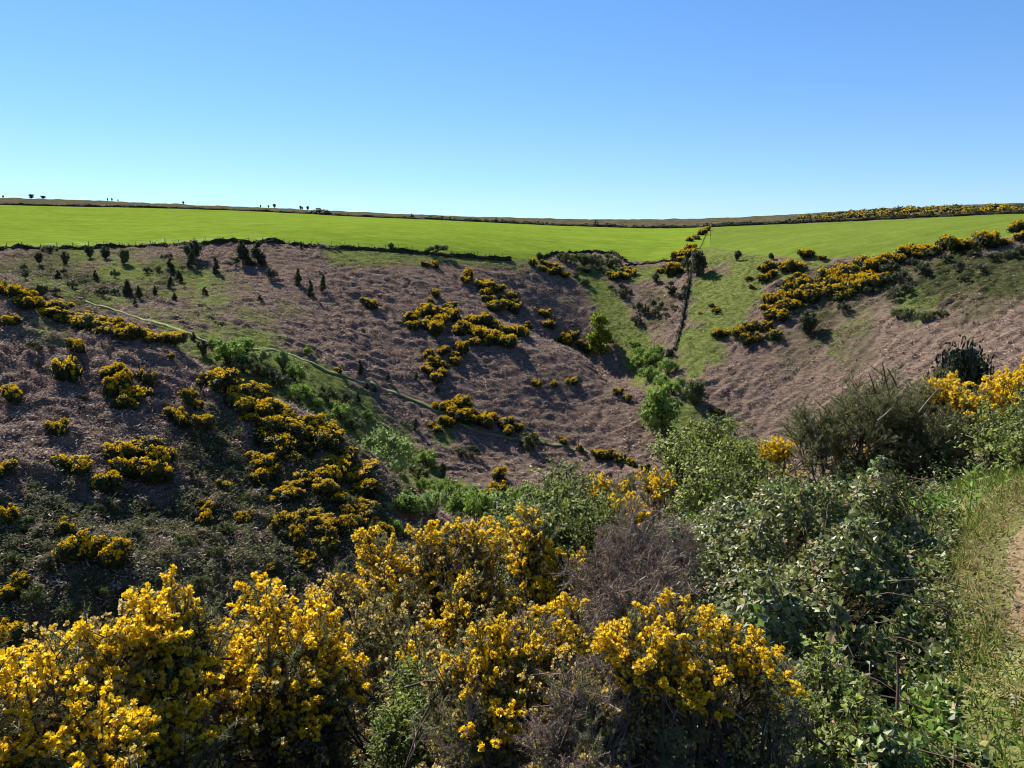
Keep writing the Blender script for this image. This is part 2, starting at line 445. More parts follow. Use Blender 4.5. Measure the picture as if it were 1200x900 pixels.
m, nt, out = new_mat('moorland_ground')
at = nt.nodes.new('ShaderNodeVertexColor'); at.layer_name = 'zone'
sep = nt.nodes.new('ShaderNodeSeparateColor'); nt.links.new(at.outputs['Color'], sep.inputs[0])
tc = nt.nodes.new('ShaderNodeTexCoord'); ob = tc.outputs['Object']
mp = nt.nodes.new('ShaderNodeMapping'); mp.inputs['Scale'].default_value = (.45, .9, 1.4); nt.links.new(ob, mp.inputs['Vector'])
n_clump = noise_tex(nt, 1.3, 4, .7, mp.outputs[0])
n_fine = noise_tex(nt, 4.5, 4, .75, ob)
n_big = noise_tex(nt, .06, 3, .6, ob)
brk = ramp(nt, n_clump, [(.25, (.085, .058, .043)), (.45, (.19, .132, .100)), (.58, (.29, .205, .158)), (.75, (.42, .31, .24))])
brk = mixc(nt, maths(nt, 'MULTIPLY', n_fine, .5), brk, (.07, .055, .035))
scr = ramp(nt, n_clump, [(.3, (.022, .026, .012)), (.5, (.06, .068, .026)), (.7, (.11, .115, .045))])
grs = ramp(nt, n_clump, [(.28, (.065, .075, .024)), (.5, (.15, .178, .048)), (.72, (.29, .30, .095))])
stw = ramp(nt, n_clump, [(.3, (.15, .115, .065)), (.7, (.34, .28, .16))])
n_patch = noise_tex(nt, .22, 5, .7, ob)
def mask(ch, lo, hi, nz):
    a = maths(nt, 'ADD', sep.outputs[ch], maths(nt, 'MULTIPLY', maths(nt, 'SUBTRACT', nz, .5), .6))
    a = maths(nt, 'ADD', a, maths(nt, 'MULTIPLY', maths(nt, 'SUBTRACT', n_patch, .5), 1.4))
    mr = nt.nodes.new('ShaderNodeMapRange'); mr.inputs['From Min'].default_value = lo; mr.inputs['From Max'].default_value = hi
    nt.links.new(a, mr.inputs['Value']); return mr.outputs[0]
c = mixc(nt, mask(2, .35, .75, n_clump), brk, stw)
c = mixc(nt, mask(1, .2, .75, n_clump), c, scr)
c = mixc(nt, mask(0, .22, .75, n_clump), c, grs)
c = mixc(nt, at.outputs['Alpha'], c, ramp(nt, n_fine, [(.3, (.022, .016, .010)), (.7, (.075, .055, .036))]))
p = nt.nodes.new('ShaderNodeBsdfPrincipled'); nt.links.new(c, p.inputs['Base Color'])
p.inputs['Roughness'].default_value = 1.0; p.inputs['Specular IOR Level'].default_value = 0
b = nt.nodes.new('ShaderNodeBump'); b.inputs['Strength'].default_value = .8; b.inputs['Distance'].default_value = .35
nt.links.new(maths(nt, 'ADD', n_clump, maths(nt, 'MULTIPLY', n_fine, .4)), b.inputs['Height']); nt.links.new(b.outputs[0], p.inputs['Normal'])
nt.links.new(p.outputs[0], out.inputs[0])

me = mesh_np('terrain', np.stack([X_, Y_, Zf], -1).reshape(-1, 3), Q, [m], None, True)
ca = me.color_attributes.new('zone', 'FLOAT_COLOR', 'POINT')
rbn = np.interp(ys, [1.2, 1.7, 2.5, 3.5, 4.6, 6, 9, 12], [1.15, 1.35, 1.5, 2.0, 2.7, 3.35, 4.4, 5.5])
nearv = (rs < 14) & (ys > -3)
nzg = np.where(nearv, np.where(xs > rbn - .1, .7, .0), zg); zs = np.where(nearv, np.where(xs > rbn - .1, .2, .9), zs); zw = np.where(nearv & (xs > rbn - .1), .4, zw)
heath = above
soil = np.where(nearv & (xs < rbn - .05), 1.0, 0.0)
ca.data.foreach_set('color', np.stack([nzg * (1 - heath), np.maximum(zs, heath * .55), zw, soil], 1).astype(np.float32).ravel())
ter = tag(link('terrain', me), kind='structure')

# ------------------------------------------------------------------ pasture sheets
def pasture_mat(name, lo, mid, hi):
    m, nt, out = new_mat(name)
    tc = nt.nodes.new('ShaderNodeTexCoord'); ob = tc.outputs['Object']
    mp = nt.nodes.new('ShaderNodeMapping'); mp.inputs['Scale'].default_value = (.3, 1.0, 1); nt.links.new(ob, mp.inputs['Vector'])
    c = ramp(nt, noise_tex(nt, .07, 7, .78, mp.outputs[0]), [(.34, lo), (.5, mid), (.64, hi)])
    c = mixc(nt, .5, c, ramp(nt, noise_tex(nt, .45, 5, .75, mp.outputs[0]), [(.34, tuple(q * .72 for q in lo)), (.5, mid), (.66, tuple(q * 1.15 for q in hi))]))
    p = nt.nodes.new('ShaderNodeBsdfPrincipled'); nt.links.new(c, p.inputs['Base Color'])
    p.inputs['Roughness'].default_value = 1.0; p.inputs['Specular IOR Level'].default_value = 0
    b = nt.nodes.new('ShaderNodeBump'); b.inputs['Strength'].default_value = .9; b.inputs['Distance'].default_value = .3
    nt.links.new(noise_tex(nt, .9, 5, .75, mp.outputs[0]), b.inputs['Height']); nt.links.new(b.outputs[0], p.inputs['Normal'])
    nt.links.new(p.outputs[0], out.inputs[0])
pasture_mat('pasture_grass', (.135, .205, .022), (.185, .268, .030), (.250, .325, .042))
pasture_mat('pasture_grass_dull', (.115, .165, .026), (.155, .212, .034), (.205, .255, .046))
def pasture(edge, px0, px1, name, mat):
    az, r, lo = edge
    U, Wn = 200, 50
    aa = np.linspace(az_of(px0), az_of(px1), U)
    r0 = np.interp(aa, az, r); r1 = np.interp(aa, [az_of(q) for q in TOP_R[0]], TOP_R[1])
    r1 = r1 * (1 + .004 * vnoise(aa * 60, aa * 0, 3))
    v = np.linspace(0, 1, Wn)
    RR = r0[:, None] * (1 - v) + r1[:, None] * v
    X = np.sin(aa)[:, None] * RR; Y = np.cos(aa)[:, None] * RR
    Z = ground_z(X.ravel(), Y.ravel()).reshape(X.shape) + .16
    Z[:, 0] -= .25; Z[:, -1] -= .25
    i, j = np.meshgrid(np.arange(U - 1), np.arange(Wn - 1), indexing='ij'); k = (i * Wn + j).ravel()
    me = mesh_np(name, np.stack([X, Y, Z], -1).reshape(-1, 3), np.stack([k, k + Wn, k + Wn + 1, k + 1], 1), [MATS[mat]], None, True)
    return tag(link(name, me), kind='structure')
pasture(FL, -140, 830, 'field_pasture', 'pasture_grass')
pasture(FR, 830.4, 1330, 'field_pasture', 'pasture_grass_dull')

# ------------------------------------------------------------------ hillside path on the far slope, a pale trodden ribbon
plain_mat('trodden_grass', [(.35, (.17, .19, .06)), (.65, (.36, .36, .14))], .4)
def ribbon(name, pts, w, mat, lift=.12, step=1.2, zf=ground_z, jag=0.0):
    P = np.array(pts)[:, :2]
    d = np.concatenate([[0], np.cumsum(np.linalg.norm(np.diff(P, axis=0), axis=1))])
    s = np.arange(0, d[-1], step)
    C = np.stack([np.interp(s, d, P[:, 0]), np.interp(s, d, P[:, 1])], 1)
    for _ in range(6): C[1:-1] = (C[:-2] + 2 * C[1:-1] + C[2:]) / 4
    T = unit(np.gradient(C, axis=0)); Nn = np.stack([-T[:, 1], T[:, 0]], 1)
    ww = w * (1 + .35 * vnoise(s / 4, s * 0, 9))
    offs = np.linspace(-.5, .5, 7)
    wl_ = ww * (1 + jag * vnoise(s / .22, s * 0, 19) + jag * vnoise(s / .09, s * 0, 29)); wr_ = ww * (1 + jag * vnoise(s / .22, s * 0 + 5, 39) + jag * vnoise(s / .09, s * 0, 49))
    wo = np.where(offs[None] < 0, wl_[:, None], wr_[:, None]) * offs[None]
    XY = C[:, None] + Nn[:, None] * wo[..., None]
    Z = zf(XY[..., 0].ravel(), XY[..., 1].ravel()).reshape(XY.shape[:2])
    if not jag: Z = np.maximum(Z, Z.mean(1, keepdims=True))
    Z = Z + lift
    Z[:, 0] -= lift * 1.6; Z[:, -1] -= lift * 1.6
    n, m = Z.shape
    i, j = np.meshgrid(np.arange(n - 1), np.arange(m - 1), indexing='ij'); k = (i * m + j).ravel()
    V = np.concatenate([XY, Z[..., None]], -1).reshape(-1, 3)
    return link(name, mesh_np(name, V, np.stack([k, k + 1, k + m + 1, k + m], 1), [MATS[mat]], None, True))
fp = [ghit(x, y, 150) for x, y in ((100,354),(130,362),(165,375),(200,384),(228,395),(250,404),(275,410),(300,411),(325,411),(345,417),(370,430),(395,440),(430,449),(460,459),(490,470),(515,482),(528,491))]
tag(ribbon('hillside_path', fp, 1.0, 'trodden_grass', .22), kind='structure')
fp2 = [ghit(x, y, 130) for x, y in ((528,491),(560,508),(600,515),(640,519),(680,526),(720,536),(755,546))]
tag(ribbon('hillside_path', fp2, .9, 'trodden_grass', .15), kind='structure')

# ------------------------------------------------------------------ bracken litter tufts over the slopes: one uncountable mass
leaf_mat('dead_bracken', [(0, (.15, .098, .076)), (.4, (.30, .205, .160)), (.75, (.44, .325, .255)), (1, (.62, .50, .38))], .15, .9, .1, alb=.85)
leaf_mat('heath_tuft', [(0, (.045, .050, .018)), (.5, (.105, .115, .038)), (1, (.20, .20, .08))], .22, .8, .1, alb=.8)
leaf_mat('grass_tuft', [(0, (.06, .085, .02)), (.5, (.15, .20, .04)), (1, (.32, .34, .10))], .35, .8, .1, alb=.85)
def tufts(name, N, area_fn, mat, size, flat, seed, sides=6):
    rng = np.random.default_rng(seed)
    P = area_fn(rng, N)
    n = len(P)
    sc = size * (.45 + 1.25 * rng.uniform(0, 1, n) ** 1.8)
    a0 = rng.uniform(0, 6.28, n)
    g = Geo()
    # dead fronds lying and arching downhill
    e_ = .8
    gx = (base_z(P[:, 0] + e_, P[:, 1]) - base_z(P[:, 0] - e_, P[:, 1])) / (2 * e_); gy = (base_z(P[:, 0], P[:, 1] + e_) - base_z(P[:, 0], P[:, 1] - e_)) / (2 * e_)
    dn = unit(np.stack([-gx, -gy, 0 * gx], 1)); al = np.stack([-dn[:, 1], dn[:, 0], 0 * gx], 1)
    k = sides
    S = np.repeat(sc, k); DN = np.repeat(dn, k, 0); AL = np.repeat(al, k, 0)
    u = rng.uniform(-1, 1, n * k) * 1.3; v = rng.uniform(-.8, .8, n * k)
    st = np.repeat(P, k, 0) + (AL * u[:, None] + DN * v[:, None]) * S[:, None]
    st[:, 2] = ground_z(st[:, 0], st[:, 1]) + S * flat * rng.uniform(0, 1, n * k)
    el = rng.uniform(-.75, .55, n * k)
    hd = unit(DN * .6 + AL * rng.normal(0, 1.0, n * k)[:, None])
    dirv = hd * np.cos(el)[:, None] + np.array([0, 0, 1]) * np.sin(el)[:, None]
    nn = hd * -np.sin(el)[:, None] * .8 + np.array([0, 0, 1]) + rng.normal(size=(n * k, 3)) * .5
    leaves(g, st, nn, S * rng.uniform(.5, 1.3, n * k), S * rng.uniform(.12, .34, n * k), seed + 1, up=dirv, fold=-.25)
    return tag(link(name, g.mesh(name, MATS[mat], True)), kind='stuff')

FG = ([-150,0,100,200,300,400,500,600,700,800,900,1000,1100,1200,1350], [800,800,775,720,720,660,640,630,600,560,540,500,470,450,440])
def slope_pts(wfun, rlo, rhi, azl, azh):
    def f(rng, N):
        out = []
        a = rng.uniform(math.radians(azl), math.radians(azh), N * 4); r = np.sqrt(rng.uniform(rlo ** 2, rhi ** 2, N * 4))
        x = np.sin(a) * r; y = np.cos(a) * r
        lo = np.where(a < az_of(829), np.interp(a, FL[0], FL[1]), np.interp(a, FR[0], FR[1]))
        w = wfun(x, y) * (r < lo * .985)
        # only ground the camera's side of the valley can see
        dz = base_z(x, y); tilt = base_z(x * 1.01, y * 1.01) - dz * 1.01
        w = w * (tilt > -.02 * r * .01)
        # leave out what lies far behind the plants of the near bank
        cp_, sp_ = math.cos(PITCH), math.sin(PITCH)
        fw = y * cp_ + dz * sp_; up_ = dz * cp_ - y * sp_
        qx = 600 + FPX * x / fw; qy = 450 - FPX * up_ / fw
        w = w * (qy < np.interp(qx, *FG) + 55)
        k = rng.uniform(size=len(x)) < w
        x, y = x[k][:N], y[k][:N]
        return np.stack([x, y, ground_z(x, y)], 1)
    return f
FPTS = np.array([q[:2] for q in fp])
FPTS = np.stack([np.interp(np.linspace(0, len(fp) - 1, 160), np.arange(len(fp)), FPTS[:, k]) for k in (0, 1)], 1)
def off_path(x, y): return np.min(np.hypot(x[:, None] - FPTS[None, :, 0], y[:, None] - FPTS[None, :, 1]), 1) > 2.0
wb = lambda x, y: np.clip(1 - zone(GRASS, x, y) * 1.1 - zone(SCRUB, x, y) * .8, 0, 1) * off_path(x, y)
wh = lambda x, y: np.clip(zone(SCRUB, x, y) * 1.3, 0, 1) * np.clip(1 - zone(GRASS, x, y), 0, 1) * off_path(x, y)
tufts('bracken_litter', 15000, slope_pts(wb, 45, 130, -35, 4), 'dead_bracken', .36, .55, 101, 11)
tufts('bracken_litter', 21000, slope_pts(wb, 130, 290, -36, 36), 'dead_bracken', .52, .5, 104, 11)
tufts('heath_cover', 9000, slope_pts(wh, 45, 130, -36, 4), 'heath_tuft', .34, 1.3, 102, 11)
tufts('heath_cover', 6000, slope_pts(wh, 130, 290, -36, 36), 'heath_tuft', .5, 1.0, 105, 10)
tufts('rough_grass', 13000, slope_pts(lambda x, y: zone(GRASS, x, y) * .8 * off_path(x, y), 110, 290, -36, 36), 'grass_tuft', .45, .7, 103, 10)
# ------------------------------------------------------------------ far gorse bushes
leaf_mat('gorse_green', [(0, (.012, .018, .006)), (.5, (.035, .050, .014)), (.85, (.075, .088, .022)), (1, (.13, .12, .035))], .2, .7, .2, .25, alb=.8)
leaf_mat('gorse_yellow', [(0, (.50, .29, .008)), (.35, (.76, .49, .008)), (.8, (.90, .62, .012)), (1, (.90, .70, .09))], .35, .6, .15, .2, alb=.8)
plain_mat('bark', [(.3, (.06, .05, .04)), (.7, (.16, .13, .10))], 8, .9, .1, .5, 30)
plain_mat('bark_pale', [(.3, (.20, .17, .14)), (.7, (.38, .34, .28))], 8, .9, .1, .5, 30)

def lump_shape(rng, k, flat=.75):
    C = [(0, 0, .40, .60)]
    for i in range(k):
        a = rng.uniform(0, 6.28); d = rng.uniform(.3, .95)
        C.append((math.cos(a) * d, math.sin(a) * d, rng.uniform(.15, .85), rng.uniform(.2, .46)))
    return np.array(C)
def lump_points(rng, C, n, up_bias=0.0, zmin=-.1, shell=(.75, 1.08)):
    w = C[:, 3] ** 2; w = w / w.sum()
    out_p = []; out_n = []
    while sum(len(q) for q in out_p) < n:
        idx = rng.choice(len(C), n, p=w)
        d = unit(rng.normal(size=(n, 3)) + [0, 0, up_bias])
        P = C[idx, :3] + d * C[idx, 3:4] * rng.uniform(*shell, (n, 1))
        inside = np.zeros(n, bool)
        for c in C: inside |= (np.linalg.norm(P - c[:3], axis=1) < c[3] * .72)
        ok = (P[:, 2] > zmin) & ~inside
        out_p.append(P[ok]); out_n.append(d[ok])
    return np.concatenate(out_p)[:n], np.concatenate(out_n)[:n]
def ico(geo, c, r, rng, jit=.18, squash=1.0):
    t_ = (1 + 5 ** .5) / 2
    V = unit(np.array([(-1,t_,0),(1,t_,0),(-1,-t_,0),(1,-t_,0),(0,-1,t_),(0,1,t_),(0,-1,-t_),(0,1,-t_),(t_,0,-1),(t_,0,1),(-t_,0,-1),(-t_,0,1)], float))
    F = [(0,11,5),(0,5,1),(0,1,7),(0,7,10),(0,10,11),(1,5,9),(5,11,4),(11,10,2),(10,7,6),(7,1,8),(3,9,4),(3,4,2),(3,2,6),(3,6,8),(3,8,9),(4,9,5),(2,4,11),(6,2,10),(8,6,7),(9,8,1)]
    V = V * (1 + rng.uniform(-jit, jit, (12, 1))) * r
    V[:, 2] *= squash
    geo.add(V + np.asarray(c), F)
def far_gorse(seed, nleaf=620, nflow=620, ls=.2, fs=.14):
    rng = np.random.default_rng(seed)
    C = lump_shape(rng, 11)
    g = Geo()
    for c in C: ico(g, c[:3], c[3] * .8, rng)  # solid cores added inside the lumps to block light
    P, Nn = lump_points(rng, C, nleaf)
    leaves(g, P, Nn + rng.normal(size=P.shape) * .9, rng.uniform(.6, 1.3, nleaf) * ls, rng.uniform(.3, .6, nleaf) * ls, seed, fold=.2)
    f = Geo()
    # flower crusts kept to the tops; flowerless sides stand in for the shaded flank
    hot = lump_points(rng, C, 60, 1.3, .45, (1.0, 1.1))[0]
    P, Nn = lump_points(rng, C, nflow * 5, 1.2, .40, (.98, 1.16))
    d = np.min(np.linalg.norm(P[:, None] - hot[None], axis=2), 1)
    keep = np.argsort(d + rng.uniform(0, .12, len(d)))[:nflow]
    P, Nn = P[keep], Nn[keep]
    leaves(f, P, Nn + rng.normal(size=P.shape) * .7, rng.uniform(.6, 1.2, len(P)) * fs, rng.uniform(.6, 1.1, len(P)) * fs, seed + 5, fold=.3)
    return g.mesh('gorse_bush', MATS['gorse_green']), f.mesh('flowers', MATS['gorse_yellow'])
GV = [far_gorse(200 + i) for i in range(9)]                      # in full flower
GS = [far_gorse(300 + i, 700, 190) for i in range(5)]           # sparsely flowering
rg = random.Random(5)
def put_gorse(p, w, h, label, group, sparse=False, sink=.12):
    gm, fm = rg.choice(GS if sparse else GV)
    o = link('gorse_bush', gm); f = tag(link('flowers', fm, o), kind='stuff')
    o.location = (p[0], p[1], p[2] - sink * h)
    o.rotation_euler = (rg.uniform(-.1, .1), rg.uniform(-.1, .1), rg.uniform(0, 6.28))
    o.scale = (w / 2 * rg.uniform(.8, 1.3), w / 2 * rg.uniform(.75, 1.1), h / 1.15 * rg.uniform(.8, 1.15))
    tag(o, label, 'gorse bush', group)
    return o
def px_m(p): return math.sqrt(p[0] ** 2 + p[1] ** 2 + p[2] ** 2) / FPX     # metres per photograph pixel at p

def in_poly(x, y, poly):
    c = False; n = len(poly)
    for i in range(n):
        x1, y1 = poly[i][:2]; x2, y2 = poly[(i + 1) % n][:2]
        if (y1 > y) != (y2 > y) and x < (x2 - x1) * (y - y1) / (y2 - y1) + x1: c = not c
    return c
def patch(poly_px, n, wpx, label, group, r0=40, sparse=.2, hfac=.62, mind=.55, r1=900):
    """n bushes spread over a patch of hillside whose outline was read off the photograph"""
    G = [ghit(x, y, r0, r1) for x, y in poly_px]
    xs = [g[0] for g in G]; ys = [g[1] for g in G]
    pts = []; tries = 0
    while len(pts) < n and tries < 9000:
        tries += 1
        x = rg.uniform(min(xs), max(xs)); y = rg.uniform(min(ys), max(ys))
        if not in_poly(x, y, G): continue
        z = float(ground_z([x], [y])[0]); p = (x, y, z); m1 = px_m(p)
        w = rg.uniform(*wpx) * m1
        lim = mind * (1 - tries / 12000)
        if any((x - q[0]) ** 2 + (y - q[1]) ** 2 < (lim * (w + q[3]) / 2) ** 2 for q in pts): continue
        pts.append((x, y, z, w))
    for x, y, z, w in pts:
        put_gorse((x, y, z), w, w * rg.uniform(hfac * .8, hfac * 1.25), label, group, rg.random() < sparse)
def singles(lst, label, group, r0=40, sparse=.2, hfac=.7, r1=900):
    for e in lst:
        p = ghit(e[0], e[1], r0, r1); m1 = px_m(p); w = e[2] * m1 * 1.2
        put_gorse(p, w, w * hfac * rg.uniform(.9, 1.15), label, group, rg.random() < sparse)

L1 = ('flowering gorse bush in the band along the crest of the near spur', 'gorse on the crest of the near spur')
patch([(18,352),(60,360),(110,376),(160,390),(215,408),(213,414),(170,402),(120,393),(70,376),(22,362)], 28, (19, 28), *L1, r0=40, sparse=.12, hfac=.5, mind=.36, r1=130)
singles([(5,346,16),(14,351,14),(0,340,14)], *L1, r1=130)
L2 = ('flowering gorse bush in the solid yellow upper half of the near spur thicket', 'solid upper gorse of the near spur')
patch([(240,452),(262,446),(300,466),(340,486),(395,516),(425,545),(440,585),(420,580),(380,545),(335,530),(300,505),(262,478)], 36, (26, 40), *L2, r0=40, sparse=.2, hfac=.45, mind=.36, r1=108)
patch([(290,515),(330,525),(380,550),(425,590),(455,625),(440,645),(400,655),(370,630),(330,610),(300,570)], 26, (22, 34), 'flowering gorse bush in the broken lower half of the near spur thicket', 'broken lower gorse of the near spur', r0=40, sparse=.25, hfac=.5, mind=.45, r1=110)
patch([(310,610),(380,630),(430,655),(400,690),(330,690),(290,650)], 6, (18, 28), 'straggling gorse bush at the foot of the near spur thicket', 'gorse at the foot of the near spur', r0=40, sparse=.5, r1=100)
L3 = ('lone gorse bush among dead bracken on the near spur', 'scattered gorse on the near spur')
singles([(15,381,13),(93,412,18),(77,445,26),(172,450,20),(18,470,16),(66,510,18),(92,550,26),(125,575,22),(0,556,22),(8,615,22),(27,685,16),(10,700,20),(75,625,16),(220,470,16),(205,490,18),(215,500,18),(237,500,16),(232,480,14),(10,760,36),(265,575,16),(245,600,18),(238,615,18),(200,420,8),(232,596,12),(285,610,18)], *L3, sparse=.25, r1=118)
singles([(126,442,18),(142,440,15),(132,462,22),(147,455,18),(158,468,22),(150,478,20)], 'gorse bush in the tight cluster just below the crest band of the near spur', 'tight gorse cluster below the crest', r1=118)
singles([(150,540,30),(170,532,28),(188,545,26),(160,558,30),(182,565,28)], 'large gorse bush in the biggest clump amid the bracken of the near spur', 'biggest gorse clump in the bracken', r1=118)
singles([(90,655,36),(137,655,34)], 'domed gorse bush with a deep shadow, one of two side by side', 'two domed gorse bushes', r1=118, sparse=0)
L4 = ('gorse bush in the broad flowering patch halfway up the far bracken slope', 'gorse patch halfway up the far slope')
patch([(478,378),(500,362),(540,372),(580,380),(612,392),(613,408),(570,412),(530,405),(485,392)], 26, (17, 26), *L4, r0=140, sparse=.12, hfac=.55, mind=.4)
patch([(490,350),(530,345),(540,365),(500,366)], 4, (12, 18), *L4, r0=140, sparse=.6)
L5 = ('gorse bush in the straggling line below the top of the far slope', 'straggling gorse below the top of the far slope')
patch([(530,322),(560,324),(600,345),(608,365),(585,372),(560,350)], 14, (13, 20), *L5, r0=140, sparse=.3)
singles([(500,312,8),(510,314,10),(625,312,10),(637,318,9),(648,322,10)], *L5, r0=140)
L6 = ('gorse bush in the ragged clump above the hillside path', 'ragged gorse clump above the hillside path')
patch([(502,416),(545,412),(550,424),(520,430),(516,455),(498,440)], 12, (13, 19), *L6, r0=140, sparse=.25)
L7 = ('gorse bush in the dense yellow bank beside the end of the hillside path', 'gorse bank beside the hillside path')
patch([(518,476),(550,480),(600,500),(598,510),(560,502),(525,490)], 13, (18, 27), *L7, r0=130, sparse=.05, hfac=.6, mind=.4)
singles([(517,497,12),(528,500,12),(512,505,12),(505,500,9)], *L7, r0=130)
L8 = ('small gorse bush in the row at the foot of the far slope', 'gorse row at the foot of the far slope')
singles([(608,505,12),(625,517,10),(660,520,12),(680,530,10),(700,535,12),(712,538,14),(725,540,14),(740,546,12),(755,550,12),(583,560,16),(585,585,22),(575,590,16)], *L8, r0=120)
L9 = ('small isolated gorse bush on the bracken nose of the far slope', 'isolated gorse on the nose of the far slope')
singles([(640,372,11),(643,384,12),(655,400,10),(665,405,14),(680,407,14),(690,412,12),(672,398,12),(628,452,10),(650,452,10),(672,450,12),(725,462,12),(735,470,10),(618,385,9),(435,362,12),(428,355,9),(397,437,9)], *L9, r0=140, sparse=.45)
L10 = ('gorse bush in the long thicket along the shoulder of the moor beyond the fence', 'gorse thicket along the shoulder beyond the fence')
patch([(866,404),(875,385),(905,352),(935,330),(965,318),(1010,314),(1045,318),(1040,338),(1000,352),(960,360),(925,372),(895,392),(885,406)], 34, (17, 27), *L10, r0=140, sparse=.3, hfac=.55, mind=.4)
singles([(868,395,14),(875,402,16),(888,400,14),(905,398,14),(885,385,12),(900,388,14)], 'dark gorse bush at the low tip of the shoulder thicket beyond the fence', 'low tip of the shoulder thicket', r0=140, sparse=.6)
L11 = ('gorse bush on the pasture edge at the top of the far moor', 'gorse along the pasture edge')
singles([(1035,312,18),(1048,308,16),(1062,302,20),(1075,302,16),(1085,297,20),(1105,293,22),(1120,293,20),(1130,292,18),(1145,290,20),(1160,290,22),(1170,290,16),(1195,272,14),(1200,281,14),(1205,272,14)], *L11, r0=140, sparse=.3, hfac=.55)
L12 = ('round gorse clump on the open grass above the thicket', 'gorse clumps on the open grass')
singles([(943,302,16),(962,305,8),(928,318,22),(920,316,14),(898,330,14),(905,325,9),(880,338,7),(878,328,7),(835,360,7),(840,366,8),(820,368,7),(845,394,14),(855,390,8),(895,318,14),(906,315,12)], *L12, r0=140, sparse=.35, hfac=.6)
L13 = ('gorse bush growing against the fence between the two pastures', 'gorse along the fence between the pastures')
singles([(828,271,8),(822,276,9),(815,281,10),(808,283,8),(812,292,10),(806,295,12),(800,298,12),(814,298,11),(793,303,12),(806,302,12),(800,306,10),(783,316,14),(790,318,12),(776,320,10),(786,322,14),(797,320,9)], *L13, r0=180, sparse=.2, hfac=.65)
L14 = ('gorse bush at the wooded head of the stream gully', 'gorse at the head of the gully')
singles([(722,328,13),(730,327,14),(740,322,12),(716,326,11),(735,318,10),(648,316,12),(655,320,12),(662,325,10),(640,312,10)], *L14, r0=180, sparse=.6, hfac=.6)

# a far heath of gorse on the skyline: reads as one mass
def heath_mass():
    rng = np.random.default_rng(77)
    g = Geo(); f = Geo()
    n = 520
    px = rng.uniform(930, 1320, n); v = rng.uniform(0, 1, n) ** .8
    for a, t_ in zip(px, v):
        az = az_of(a); r = np.interp(a, *TOP_R) * (1.01 + .10 * t_)
        x, y = math.sin(az) * r, math.cos(az) * r
        z = float(ground_z([x], [y])[0]); s = rng.uniform(.8, 1.9)
        if a < 985: s *= .7
        ico(g, (x, y, z + s * .2), s, rng, .25, .75)
        P = unit(rng.normal(size=(26, 3)) + [0, 0, .8]) * s * rng.uniform(.8, 1.15, (26, 1)) * [1, 1, .8] + [x, y, z + s * .2]
        leaves(g, P, rng.normal(size=P.shape), s * .55, s * .3, int(a * 7) % 999)
        if rng.uniform() < .62:
            P = unit(rng.normal(size=(22, 3)) + [0, -.3, 1.2]) * s * rng.uniform(.95, 1.2, (22, 1)) * [1, 1, .8] + [x, y, z + s * .2]
            leaves(f, P, rng.normal(size=P.shape) + [0, 0, 1], s * .4, s * .32, int(a * 3) % 999)
    o = tag(link('heath_thicket', g.mesh('heath_thicket', MATS['gorse_green'])), 'mass of gorse and heather along the skyline above the pasture', 'heath', kind='stuff')
    link('blossom', f.mesh('blossom', MATS['gorse_yellow']), o)
heath_mass()

